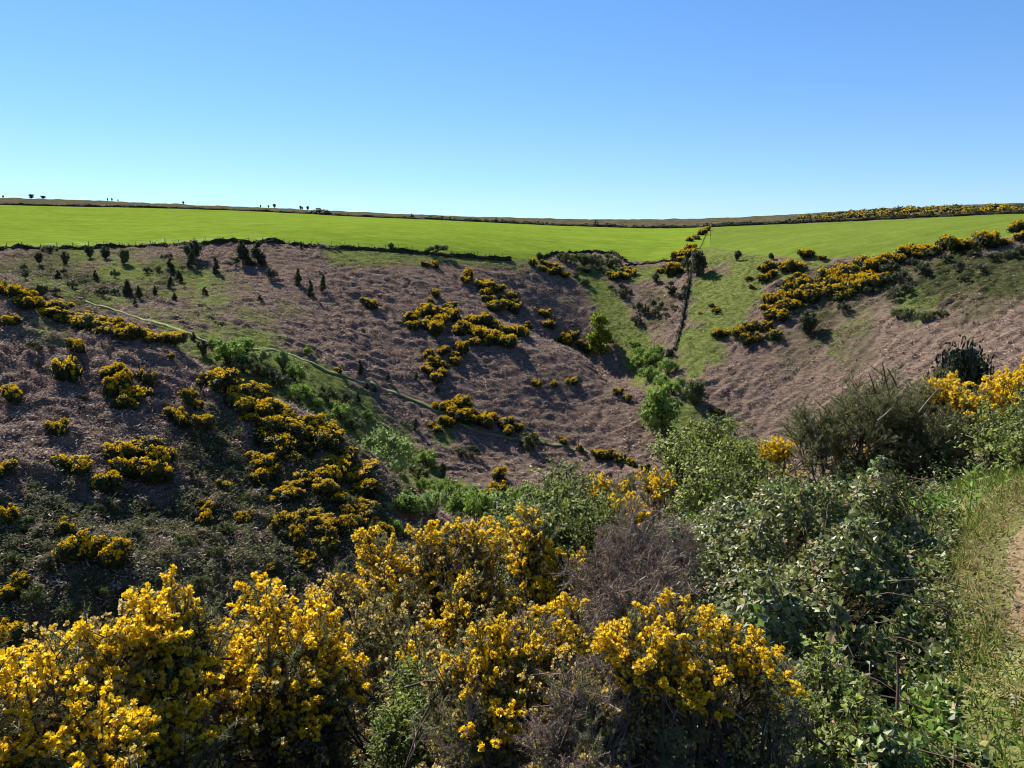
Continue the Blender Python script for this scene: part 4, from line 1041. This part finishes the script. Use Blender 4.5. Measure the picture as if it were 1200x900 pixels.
# brambles: leaves in threes over a lumpy bank of canes
leaf_mat('bramble_leaf', [(0, (.035, .045, .014)), (.3, (.10, .125, .030)), (.62, (.17, .195, .050)), (.80, (.235, .24, .075)), (.90, (.27, .29, .05)), (.96, (.32, .19, .08)), (1, (.44, .31, .20))], .34, .48, .5, alb=.95)
leaf_mat('young_leaf', [(0, (.07, .13, .015)), (.5, (.14, .24, .025)), (1, (.24, .34, .05))], .45, .45, .5, alb=1.0)
plain_mat('dry_stem', [(.3, (.22, .17, .12)), (.7, (.48, .40, .31))], 20, .8, .15)
plain_mat('brown_stem', [(.3, (.07, .045, .03)), (.7, (.17, .115, .08))], 20, .8, .15)
def bramble_top(x, y):
    lb = np.interp(y, BY, LBX) - .15; rb = np.interp(y, BY, RBX)
    e = smooth(0, .55, rb - x) * smooth(0, .25, x - lb)
    h = (.38 + .05 * np.clip(y, 0, 8)) * (.72 + .5 * fbm(x / .7, y / .9, 15, 3) + .45 * fbm(x / .26, y / .26, 19, 2))
    return np.maximum(.04, np.maximum(h, .22) * (.12 + .88 * e))
def trifoliate(geo, P, Nn, L, seed, rng):
    n = len(P)
    t_ = rng.normal(size=(n, 3)); t_ = unit(t_ - (t_ * unit(Nn)).sum(1, keepdims=True) * unit(Nn)); bb = np.cross(unit(Nn), t_)
    for a in (0, 1.9, -1.9):
        dd = t_ * math.cos(a) + bb * math.sin(a)
        leaves(geo, P + dd * (L * .15)[:, None], Nn + rng.normal(size=(n, 3)) * .22, L * (1 if a == 0 else .85), L * .72, seed + int(a * 10), up=dd, fold=-.16)
n = 150000
y = 1.7 + 8.3 * rng.uniform(0, 1, n) ** 1.35; x = rng.uniform(.15, 5.2, n)
k = (x > np.interp(y, BY, LBX) - .15) & (x < np.interp(y, BY, RBX) + .05) & (rng.uniform(size=n) < np.clip(1.5 - y / 8, .45, 1)) & (fbm(x / .11, y / .11, 23, 2) > -.28)
x, y = x[k], y[k]
h = bramble_top(x, y)
z = ground_z(x, y) + h * (1 - np.minimum(rng.exponential(.16, len(x)), .85))
P = np.stack([x, y, z], 1)
e = .08
grad = np.stack([-(bramble_top(x + e, y) - bramble_top(x - e, y)) / (2 * e), -(bramble_top(x, y + e) - bramble_top(x, y - e)) / (2 * e), np.ones(len(x))], 1)
Nn = unit(grad) + rng.normal(size=P.shape) * .55
young = fbm(x / .5, y / .5, 91, 2) + rng.uniform(-.4, .4, len(x)) > .62
L = rng.uniform(.024, .050, len(x)) * np.clip(y / 2.6, .62, 1)
g = Geo(); trifoliate(g, P[~young], Nn[~young], L[~young], 50, rng)
br = tag(link('bramble_thicket', g.mesh('bramble_thicket', MATS['bramble_leaf'])), 'tangled bank of dark green bramble leaves between the gorse and the verge', 'brambles', kind='stuff')
g = Geo(); trifoliate(g, P[young] + [0, 0, .02], Nn[young], L[young], 60, rng)
link('young_leaves', g.mesh('young_leaves', MATS['young_leaf']), br)
g = Geo()
for i in range(260):
    y0 = rng.uniform(2.0, 8); x0 = rng.uniform(np.interp(y0, BY, LBX), np.interp(y0, BY, RBX) - .1)
    a = rng.uniform(0, 6.28); ll = rng.uniform(.25, .7)
    tt = np.linspace(-.5, .5, 6)
    cx = x0 + math.cos(a) * ll * tt; cy = y0 + math.sin(a) * ll * tt
    cz = ground_z(cx, cy) + bramble_top(np.full(6, x0), np.full(6, y0)) * (.92 - 1.6 * tt ** 2) + .02
    tube(g, np.stack([cx, cy, cz], 1), np.linspace(.0035, .002, 6), 4)
link('canes', g.mesh('canes', MATS['brown_stem']), br)
g = Geo()
for i in range(70):
    y0 = rng.uniform(2.0, 7); x0 = rng.uniform(np.interp(y0, BY, LBX) - .4, np.interp(y0, BY, RBX) - .1)
    d_ = unit(rng.normal(size=3) + [0, 0, .5]); p0 = np.array([x0, y0, float(ground_z([x0], [y0])[0]) + float(bramble_top(np.array([x0]), np.array([y0]))[0]) * .7])
    ll = rng.uniform(.1, .3)
    tube(g, [p0, p0 + d_ * ll * .5 + rng.normal(size=3) * .015, p0 + d_ * ll], [.003, .0022, .001], 4)
link('dead_canes', g.mesh('dead_canes', MATS['dry_stem']), br)

# floor of the gorse: litter and low green growth
leaf_mat('dead_litter', [(0, (.05, .03, .022)), (.5, (.13, .08, .06)), (.8, (.22, .13, .11)), (1, (.36, .25, .18))], .1, .9, .1)
leaf_mat('verge_weed', [(0, (.03, .05, .012)), (.5, (.09, .14, .025)), (.85, (.19, .22, .05)), (1, (.36, .26, .12))], .35, .5, .4, alb=1.0)
leaf_mat('low_green', [(0, (.02, .035, .012)), (.5, (.06, .10, .03)), (1, (.14, .22, .06))], .3, .5, .3)
n = 16000
x = rng.uniform(-5.5, 2.2, n); y = rng.uniform(.9, 10, n); k = x < np.interp(y, BY, LBX) + .3; x, y = x[k], y[k]
P = np.stack([x, y, ground_z(x, y) + np.abs(rng.normal(size=len(x))) * .12], 1)
g = Geo(); leaves(g, P, rng.normal(size=P.shape) + [0, 0, .8], rng.uniform(.03, .09, len(x)), rng.uniform(.008, .03, len(x)), 7)
tag(link('leaf_litter', g.mesh('leaf_litter', MATS['dead_litter'])), 'dead brown bracken and leaf litter under the near gorse', 'leaf litter', kind='stuff')
n = 14000
x = rng.uniform(-5.5, 2.2, n); y = rng.uniform(.9, 12, n); k = (x < np.interp(y, BY, LBX) + .3) & (fbm(x / .8, y / .8, 33) > -.05); x, y = x[k], y[k]
P = np.stack([x, y, ground_z(x, y) + np.abs(rng.normal(size=len(x))) * .16 + .03], 1)
g = Geo(); leaves(g, P, rng.normal(size=P.shape) * .6 + [0, 0, 1], rng.uniform(.02, .05, len(x)), rng.uniform(.012, .035, len(x)), 8)
tag(link('undergrowth', g.mesh('undergrowth', MATS['low_green'])), 'low green weeds and seedlings in the gaps of the near gorse', 'undergrowth', kind='stuff')

n = 26000
x = rng.uniform(.5, 4.5, n); y = rng.uniform(1.1, 8, n); rb = np.interp(y, BY, RBX); d = path_d(x, y)
k = (x > rb - .3) & (d > .55) & (d < 2.0) & (rng.uniform(size=n) < .5 + .9 * fbm(x / .35, y / .35, 81, 2) + .6 * (1 - smooth(0, .5, x - rb)))
x, y, rb = x[k], y[k], rb[k]
P = np.stack([x, y, ground_z(x, y) + np.abs(rng.normal(size=len(x))) * (.04 + .10 * (1 - smooth(0, .5, x - rb)))], 1)
g = Geo(); leaves(g, P, rng.normal(size=P.shape) * .55 + [0, 0, 1], rng.uniform(.012, .034, len(x)), rng.uniform(.008, .022, len(x)), 12)
tag(link('verge_weeds', g.mesh('verge_weeds', MATS['verge_weed'])), 'small-leaved weeds and clover creeping through the verge grass', 'weeds', kind='stuff')

# ------------------------------------------------------------------ near gorse: branches with spines, flowers as their own pieces
leaf_mat('gorse_spine', [(0, (.035, .050, .014)), (.5, (.09, .12, .032)), (.85, (.17, .19, .055)), (1, (.28, .24, .10))], .25, .6, .25)
leaf_mat('gorse_spine_olive', [(0, (.045, .050, .016)), (.5, (.12, .13, .040)), (.85, (.21, .21, .07)), (1, (.30, .24, .12))], .3, .55, .4, alb=1.25)
leaf_mat('spine_dead', [(0, (.13, .085, .055)), (.5, (.31, .215, .145)), (1, (.55, .42, .30))], .15, .8, .15)
leaf_mat('petal', [(0, (.70, .40, .005)), (.15, (.90, .56, .006)), (.72, (.97, .69, .010)), (.90, (.97, .80, .14)), (1, (.75, .60, .34))], .5, .5, .2, alb=.85)
leaf_mat('petal_faded', [(0, (.36, .24, .08)), (.4, (.60, .44, .20)), (.7, (.90, .64, .03)), (1, (.82, .68, .42))], .4, .6, .15, alb=.85)
def combine(name, parts):
    V = []; F3 = []; F4 = []; M3 = []; M4 = []; n = 0; mats = []
    for i, (gg, mt) in enumerate(parts):
        mats.append(mt)
        if not gg.V: continue
        for t3 in gg.T: F3.append(t3 + n); M3 += [i] * len(t3)
        for q4 in gg.Q: F4.append(q4 + n); M4 += [i] * len(q4)
        V.append(np.concatenate(gg.V)); n += gg.n
    F = []
    if F3: F.append(np.concatenate(F3))
    if F4: F.append(np.concatenate(F4))
    return mesh_np(name, np.concatenate(V), F, mats, M3 + M4)
def spines(geo, A, B, num, rng, ln=.02, w=.0028):
    t_ = rng.uniform(0.05, 1, (num, 1))
    P = A + (B - A) * t_
    ax = unit(B - A)
    d_ = unit(unit(rng.normal(size=(num, 3))) + ax * .55)
    s_ = unit(np.cross(d_, rng.normal(size=(num, 3))))
    L = ln * rng.uniform(.6, 1.3, (num, 1))
    V = np.stack([P - s_ * w * .5, P + s_ * w * .5, P + d_ * L], 1).reshape(-1, 3)
    geo.add(V, np.arange(num * 3).reshape(-1, 3))
def petal(geo, P, D, B, N, L, W):
    """a cupped, round-ended petal growing from P along D"""
    L = L[:, None]; W = W[:, None]
    V = np.stack([P, P + D * L * .5 + B * W * .42 + N * W * .18, P + D * L * .95 + B * W * .3 + N * W * .05, P + D * L * .95 - B * W * .3 + N * W * .05, P + D * L * .5 - B * W * .42 + N * W * .18], 1)
    k = np.arange(len(P))[:, None] * 5
    geo.add(V.reshape(-1, 3), np.concatenate([k + [0, 1, 2], k + [0, 2, 3], k + [0, 3, 4]], 1).reshape(-1, 3))
def flower(geo, P, D, s, seed):
    rng = np.random.default_rng(seed)
    n = len(P); D = unit(D)
    side = unit(np.cross(D, rng.normal(size=(n, 3)))); bk = np.cross(side, D)
    S = s * rng.uniform(.75, 1.2, n)
    petal(geo, P, unit(D + bk * .45), side, bk, S * 1.1, S * 1.25)                    # banner
    petal(geo, P, unit(D - bk * .15 + side * .3), bk, side, S * 1.0, S * .62)        # wings
    petal(geo, P, unit(D - bk * .15 - side * .3), bk, -side, S * 1.0, S * .62)
def gorse_branch(seed, mode):
    rng = np.random.default_rng(seed)
    st = Geo(); sp = Geo(); fl = Geo()
    Lm = .42
    bend = rng.normal(size=2) * .05
    mp_ = np.array([(bend[0] * t_ * t_, bend[1] * t_ * t_, Lm * t_) for t_ in np.linspace(0, 1, 5)])
    tube(st, mp_, np.linspace(.0055, .0022, 5), 4)
    shoots = []
    ns = {'full': 10, 'faded': 9, 'leafy': 12, 'dead': 13}[mode]
    for i in range(ns):
        t_ = rng.uniform(.2, .92); a = rng.uniform(0, 6.28); e_ = rng.uniform(.45, 1.0) if mode != 'dead' else rng.uniform(.1, 1.0)
        A = np.array([np.interp(t_, np.linspace(0, 1, 5), mp_[:, k]) for k in range(3)])
        d_ = np.array([math.cos(a) * math.cos(e_), math.sin(a) * math.cos(e_), math.sin(e_)])
        ll = rng.uniform(.09, .19) * (1.15 - .4 * t_)
        B = A + d_ * ll + np.array([0, 0, .02])
        tube(st, [A, (A + B) / 2 + rng.normal(size=3) * .006, B], [.0028, .0022, .0012], 3)
        shoots.append((A, B, ll))
    shoots.append((mp_[2], mp_[4], Lm * .5)); 
    for A, B, ll in shoots:
        dn = {'full': 330, 'faded': 330, 'leafy': 620, 'dead': 430}[mode]
        spines(sp, A, B, int(ll * dn), rng, .021 if mode != 'leafy' else .026, .003 if mode != 'dead' else .0026)
        if mode in ('full', 'faded'):
            nf = int(ll * (150 if mode == 'full' else 62))
            t_ = np.clip(rng.beta(4.0, 1.3, (nf, 1)), .12, 1.02)
            P = A + (B - A) * t_
            D = unit(unit(rng.normal(size=(nf, 3))) + unit(B - A) * .55 + [0, 0, .25])
            flower(fl, P + D * .006, D, .0165, seed * 31 + int(ll * 1e5) % 977)
    wood = MATS['brown_stem'] if mode != 'dead' else MATS['dry_stem']
    spm = {'full': 'gorse_spine', 'faded': 'gorse_spine', 'leafy': 'gorse_spine_olive', 'dead': 'spine_dead'}[mode]
    bm = combine('branch', [(sp, MATS[spm]), (st, wood)])
    fm = fl.mesh('flowers', MATS['petal' if mode == 'full' else 'petal_faded']) if fl.V else None
    return bm, fm
BR = {k: [gorse_branch(900 + 40 * j + i, k) for i in range(nv)] for j, (k, nv) in enumerate((('full', 6), ('faded', 4), ('leafy', 4), ('dead', 4)))}
nr = np.random.default_rng(63)
def near_bush(name, lobes, mix, label, cat, dens=1.0, bscale=1.0, upb=.55, skirt=None):
    """lobes: (px, py, distance, radius in m); mix: {branch kind: share}"""
    if skirt is None: skirt = ['shrub'] if 'shrub' in mix else (['dead'] if mix.get('dead', 0) > .5 else ['leafy', 'leafy', 'faded', 'dead'])
    L = [(pix_at(px, py, r), rad) for px, py, r, rad in lobes]
    bx = float(np.mean([c[0] for c, _ in L])); by = float(np.mean([c[1] for c, _ in L])) ; bz = float(ground_z([bx], [by])[0])
    root = bpy.data.objects.new(name, None); COL.objects.link(root); root.location = (bx, by, bz)
    tag(root, label, cat)
    base = np.array([bx, by, bz])
    kinds = list(mix); pr = np.array([mix[k] for k in kinds], float); pr /= pr.sum()
    stems = Geo()
    low = []
    for c, rad in L:                      # bare lower growth down to the ground
        gz = float(ground_z([c[0]], [c[1]])[0]); zz = c[2] - rad * 1.1
        while skirt and zz > gz + .05:
            low.append((np.array([c[0] + nr.normal() * .06, c[1] + nr.normal() * .06, zz]), rad * 1.05, True)); zz -= rad * 1.2
    for c, rad, is_low in [(c, rad, False) for c, rad in L] + low:
        n = max(4, int(34 * (rad / .35) ** 2 * dens / bscale ** 2 * (.55 if is_low else 1)))
        gz = float(ground_z([c[0]], [c[1]])[0])
        foot = np.array([c[0] * .7 + bx * .3, c[1] * .7 + by * .3, 0]); foot[2] = float(ground_z([foot[0]], [foot[1]])[0]) - .05
        mid = (foot + c) / 2 + nr.normal(size=3) * .04
        tube(stems, [foot - base, mid - base, c - base], [.018 * bscale, .013 * bscale, .008 * bscale], 5)
        for i in range(n):
            d_ = unit(nr.normal(size=3) + [0, 0, .35])
            if d_[2] < -.35: d_[2] = -d_[2]
            dirv = unit(d_ * .75 + np.array([0, 0, upb]) + nr.normal(size=3) * .18)
            s_ = bscale * nr.uniform(.65, 1.15)
            P = c + d_ * rad * nr.uniform(.55, 1.0) - dirv * .40 * s_
            kd = kinds[nr.choice(len(kinds), p=pr)] if not is_low else skirt[nr.integers(0, len(skirt))]
            bm, fm = BR[kd][nr.integers(0, len(BR[kd]))]
            o = link('branch', bm, root)
            q = Vector(dirv).to_track_quat('Z', 'Y') @ Quaternion((0, 0, 1), nr.uniform(0, 6.28))
            o.rotation_mode = 'QUATERNION'; o.rotation_quaternion = q
            o.location = P - base; o.scale = (s_,) * 3
            if fm is not None: tag(link('flowers', fm, o), kind='stuff')
            if i % 3 == 0: tube(stems, [c - base + nr.normal(size=3) * .02, (c + P) / 2 - base, P - base], [.008 * bscale, .006 * bscale, .004 * bscale], 4)
    link('stems', stems.mesh('stems', MATS['brown_stem'], True), root)
    return root

near_bush('gorse_bush', [(20,880,2.7,.34),(95,850,2.85,.34),(165,800,3.0,.32),(180,750,3.1,.22),(205,715,3.15,.11),(140,735,3.15,.10),(60,820,3.1,.26),(0,830,3.1,.22),(215,890,2.7,.16),(120,900,2.5,.22)],
  {'full': .48, 'faded': .2, 'leafy': .32}, 'sprawling gorse bush covered in bright yellow flowers with one tall spray', 'gorse bush', .9)
near_bush('gorse_bush', [(340,725,3.6,.22),(300,750,3.5,.26),(360,775,3.4,.26),(390,765,3.5,.16),(260,790,3.5,.24),(320,820,3.2,.28),(390,810,3.3,.14)],
  {'full': .6, 'faded': .15, 'leafy': .25}, 'dense domed gorse bush packed with golden flowers beside a weedy gap', 'gorse bush', .95)
near_bush('gorse_bush', [(625,610,4.7,.10),(620,645,4.7,.2),(660,680,4.6,.22),(560,650,4.9,.24),(505,650,5.0,.22),(440,665,5.1,.24),(400,690,5.1,.22),(470,710,4.8,.3),(560,710,4.6,.3),(620,720,4.5,.24),(515,640,5,.12),(545,630,4.9,.12)],
  {'full': .38, 'faded': .27, 'leafy': .35}, 'wide gorse bush with upright flowering sprays in front of the green valley bottom', 'gorse bush', .85)
near_bush('gorse_bush', [(600,745,2.45,.11),(565,770,2.4,.12),(620,770,2.4,.13),(525,790,2.4,.10),(585,820,2.3,.14),(650,750,2.5,.10),(560,850,2.2,.12),(670,720,2.6,.07)],
  {'full': .30, 'faded': .22, 'dead': .13, 'leafy': .35}, 'thin open gorse bush with large blooms arching over brown twigs', 'gorse bush', 1.1, .62)
near_bush('gorse_bush', [(760,745,2.15,.09),(790,735,2.15,.08),(735,770,2.1,.09),(775,790,2.05,.10),(780,722,2.2,.04),(850,770,2.15,.09),(880,760,2.2,.05),(905,790,2.1,.06),(830,800,2.05,.09),(720,775,2.1,.06)],
  {'full': .32, 'faded': .25, 'dead': .13, 'leafy': .30}, 'small gorse bush with the biggest flower clusters, against the brambles', 'gorse bush', 1.25, .55)
near_bush('dead_gorse', [(740,640,3.9,.24),(705,680,3.7,.22),(770,690,3.6,.24),(735,720,3.3,.2),(790,640,4.1,.18),(690,725,3.3,.14)],
  {'dead': 1.0}, 'dead grey-brown gorse bush of dry twigs between flowering gorse and brambles', 'dead bush', 1.25)
near_bush('dead_gorse', [(660,820,2.1,.12),(700,850,2.0,.12),(640,870,2.0,.10),(690,890,1.9,.1)],
  {'dead': .6, 'faded': .25, 'leafy': .15}, 'low dead gorse twigs under the big-flowered bushes', 'dead bush', 1.2, .6)
near_bush('gorse_bush', [(960,520,7.8,.42),(1010,500,8.0,.5),(1060,495,8.2,.45),(1095,520,8.0,.4),(1040,470,8.4,.3),(985,480,8.2,.22),(1075,465,8.4,.2)],
  {'leafy': 1.0}, 'dark olive gorse bush without flowers, spiky shoots against the bracken', 'gorse bush', .75, 1.25, .7)
near_bush('gorse_bush', [(1100,465,8.6,.2),(1125,475,8.4,.24),(1145,482,8.3,.2),(1160,472,8.8,.22),(1185,460,9.2,.24),(1200,472,9.0,.28),(1108,450,8.9,.10),(1215,450,9.4,.28)],
  {'full': .75, 'leafy': .4}, 'yellow-topped gorse bush in front of the dark holly', 'gorse bush', .8, 1.1)
near_bush('gorse_bush', [(905,530,11,.22),(890,538,10.5,.2),(920,528,11,.18)],
  {'full': .8, 'leafy': .2}, 'little mound of orange-yellow gorse behind the leafy green shrub', 'gorse bush', .9)
near_bush('gorse_bush', [(715,580,8.6,.2),(735,575,8.8,.2),(760,570,9.0,.18),(775,572,8.8,.14),(700,575,8.6,.16),(725,600,7.6,.22),(750,598,7.4,.16)],
  {'full': .7, 'leafy': .5}, 'low line of orange gorse sprays between two green shrubs', 'gorse bush', .9)
near_bush('gorse_bush', [(430,735,4.2,.2),(470,745,4.0,.2),(500,760,3.6,.16),(480,780,3.4,.1)],
  {'faded': .5, 'leafy': .4, 'full': .1}, 'poorly flowering gorse tuft above the weedy gap', 'gorse bush', .9)

# leafy shrubs of the near bank
def leafy_branch(seed, mat, nl=64, ls=.038):
    rng = np.random.default_rng(seed); st = Geo(); lf = Geo()
    tube(st, [(0, 0, 0), (.02, .01, .22), (.0, .04, .45)], [.006, .004, .002], 4)
    for i in range(8):
        t_ = rng.uniform(.1, .42); a = rng.uniform(0, 6.28); e_ = rng.uniform(.1, .9); ll = rng.uniform(.1, .22)
        A = np.array([.01, .02 * t_, t_]); B = A + ll * np.array([math.cos(a) * math.cos(e_), math.sin(a) * math.cos(e_), math.sin(e_)])
        tube(st, [A, B], [.003, .0015], 3)
        n = nl // 8
        tt = rng.uniform(.2, 1.05, (n, 1)); P = A + (B - A) * tt + rng.normal(size=(n, 3)) * .012
        leaves(lf, P, rng.normal(size=(n, 3)) * .6 + [0, 0, .8], ls * rng.uniform(.7, 1.3, n), ls * .62 * rng.uniform(.7, 1.2, n), seed + i, fold=-.15)
    return combine('branch', [(lf, MATS[mat]), (st, MATS['brown_stem'])]), None
leaf_mat('shrub_leaf', [(0, (.06, .08, .016)), (.5, (.15, .19, .036)), (1, (.28, .32, .08))], .48, .55, .35, alb=1.05)
leaf_mat('shrub_leaf_yellow', [(0, (.07, .10, .016)), (.5, (.17, .215, .035)), (1, (.34, .37, .08))], .5, .55, .35, alb=1.1)
BR['shrub'] = [leafy_branch(1200 + i, 'shrub_leaf') for i in range(4)]
BR['shrub_y'] = [leafy_branch(1300 + i, 'shrub_leaf_yellow', 70, .045) for i in range(4)]
near_bush('green_shrub', [(660,585,8.2,.4),(640,605,7.8,.36),(690,600,7.8,.34),(620,625,7.2,.36),(660,630,7.0,.36),(700,625,7.0,.26),(600,625,7.6,.3)],
  {'shrub': .8, 'shrub_y': .2}, 'rounded leafy green shrub behind the wide gorse bush', 'shrub', .9, 1.2)
near_bush('green_shrub', [(815,525,10.5,.4),(845,525,10.5,.45),(800,545,10,.4),(840,555,9.5,.45),(865,545,10,.35),(790,525,10.8,.25),(880,570,8.5,.3),(825,580,8,.35)],
  {'shrub_y': .7, 'shrub': .3}, 'yellow-green leafy shrub standing above the bramble bank', 'shrub', .9, 1.3)
near_bush('green_shrub', [(1180,505,7.2,.24),(1195,530,6.6,.22),(1160,515,7.0,.18),(1205,490,7.6,.25)],
  {'shrub': .6, 'shrub_y': .4}, 'fresh green shrub leaning over the footpath edge', 'shrub', .9, 1.0)
near_bush('weed_clump', [(480,800,2.9,.08),(490,825,2.8,.08),(470,840,2.8,.07),(500,850,2.7,.08),(455,860,2.7,.07)],
  {'shrub_y': .6, 'shrub': .4}, 'pale green leafy weeds filling the gap between two gorse bushes', 'weeds', 1.3, .5)
near_bush('weed_clump', [(960,780,2.5,.06),(985,800,2.45,.06),(945,840,2.3,.07),(990,860,2.25,.06),(1010,830,2.3,.05)],
  {'shrub_y': .8, 'shrub': .2}, 'bright young leaves sprouting through the front of the brambles', 'weeds', 1.2, .5)

# the dark holly behind the yellow gorse
leaf_mat('holly_leaf', [(0, (.008, .014, .007)), (.6, (.022, .034, .014)), (1, (.08, .10, .035))], .12, .45, .18)
tm, cm = tree_mesh(555, 'round', 'holly_leaf', 3400, .05)
hp = pix_at(1125, 420, 17.0); hz = float(ground_z([hp[0]], [hp[1]])[0])
ho = bpy.data.objects.new('holly_tree', None); COL.objects.link(ho); ho.location = (hp[0], hp[1], hz)
topz = pix_at(1125, 380, 17.0)[2]
ho.scale = (1.6, 1.6, (topz - hz) * 1.08); link('trunk', tm, ho); link('crown', cm, ho)
tag(ho, 'dark glossy holly tree rising behind yellow gorse', 'tree')

# odd stems
def stick(name, a, b, r, label, mat='dry_stem'):
    a = np.array(a); b = np.array(b); g = Geo()
    tube(g, [b * 0, (b - a) * .5 + nr.normal(size=3) * .01, b - a], [r, r * .8, r * .5], 6)
    o = link(name, g.mesh(name, MATS[mat], True)); o.location = a
    return tag(o, label, 'stick')
stick('dry_stalk', pix_at(1051, 832, 2.35), pix_at(1051, 768, 2.42), .005, 'short dark upright stalk at the bramble edge', 'brown_stem')
stick('bare_twig', pix_at(888, 628, 4.6), pix_at(896, 600, 4.6), .006, 'pale bare twig sticking out of the brambles')
stick('bare_branch', pix_at(1077, 483, 7.7), pix_at(1100, 455, 7.7), .009, 'pale bare branch crossing the dark olive gorse')
stick('bare_branch', pix_at(1028, 493, 7.5), pix_at(1045, 478, 7.6), .007, 'short curved dead branch low in the olive gorse')
for px0, py0, px1, py1 in ((1042,462,1034,425),(1052,455,1040,432),(1026,462,1018,436)):
    stick('gorse_shoot', pix_at(px0, py0, 8.1), pix_at(px1, py1, 8.1), .008, 'bare upright shoot above the olive gorse', 'brown_stem')['group'] = 'bare shoots above the olive gorse'
def broad_plant(name, px, py, r, nl, L, label):
    p0 = pix_at(px, py, r); g = Geo(); rng = np.random.default_rng(int(px))
    s = Geo(); tube(s, [(0, 0, -.3), (.01, 0, .1), (0, .01, .28)], [.006, .005, .003], 5)
    P = np.stack([np.zeros(nl), np.zeros(nl), np.linspace(-.05, .26, nl)], 1)
    a = np.arange(nl) * 2.4; up = np.stack([np.cos(a), np.sin(a), np.full(nl, .55)], 1)
    leaves(g, P, np.stack([-np.cos(a) * .5, -np.sin(a) * .5, np.ones(nl)], 1), L * rng.uniform(.7, 1.1, nl), L * .3, 3, up=up, fold=-.2)
    o = bpy.data.objects.new(name, None); COL.objects.link(o); o.location = p0; o.scale = (.55, .55, .5)
    link('leaves', g.mesh('leaves', MATS['young_leaf']), o); link('stalk', s.mesh('stalk', MATS['young_leaf']), o)
    return tag(o, label, 'plant')
broad_plant('dock_plant', 1138, 578, 4.6, 9, .17, 'tall broad-leaved dock plant at the edge of the brambles')
broad_plant('nettle_plant', 1175, 560, 5.2, 8, .12, 'bright green nettle clump beside the footpath')
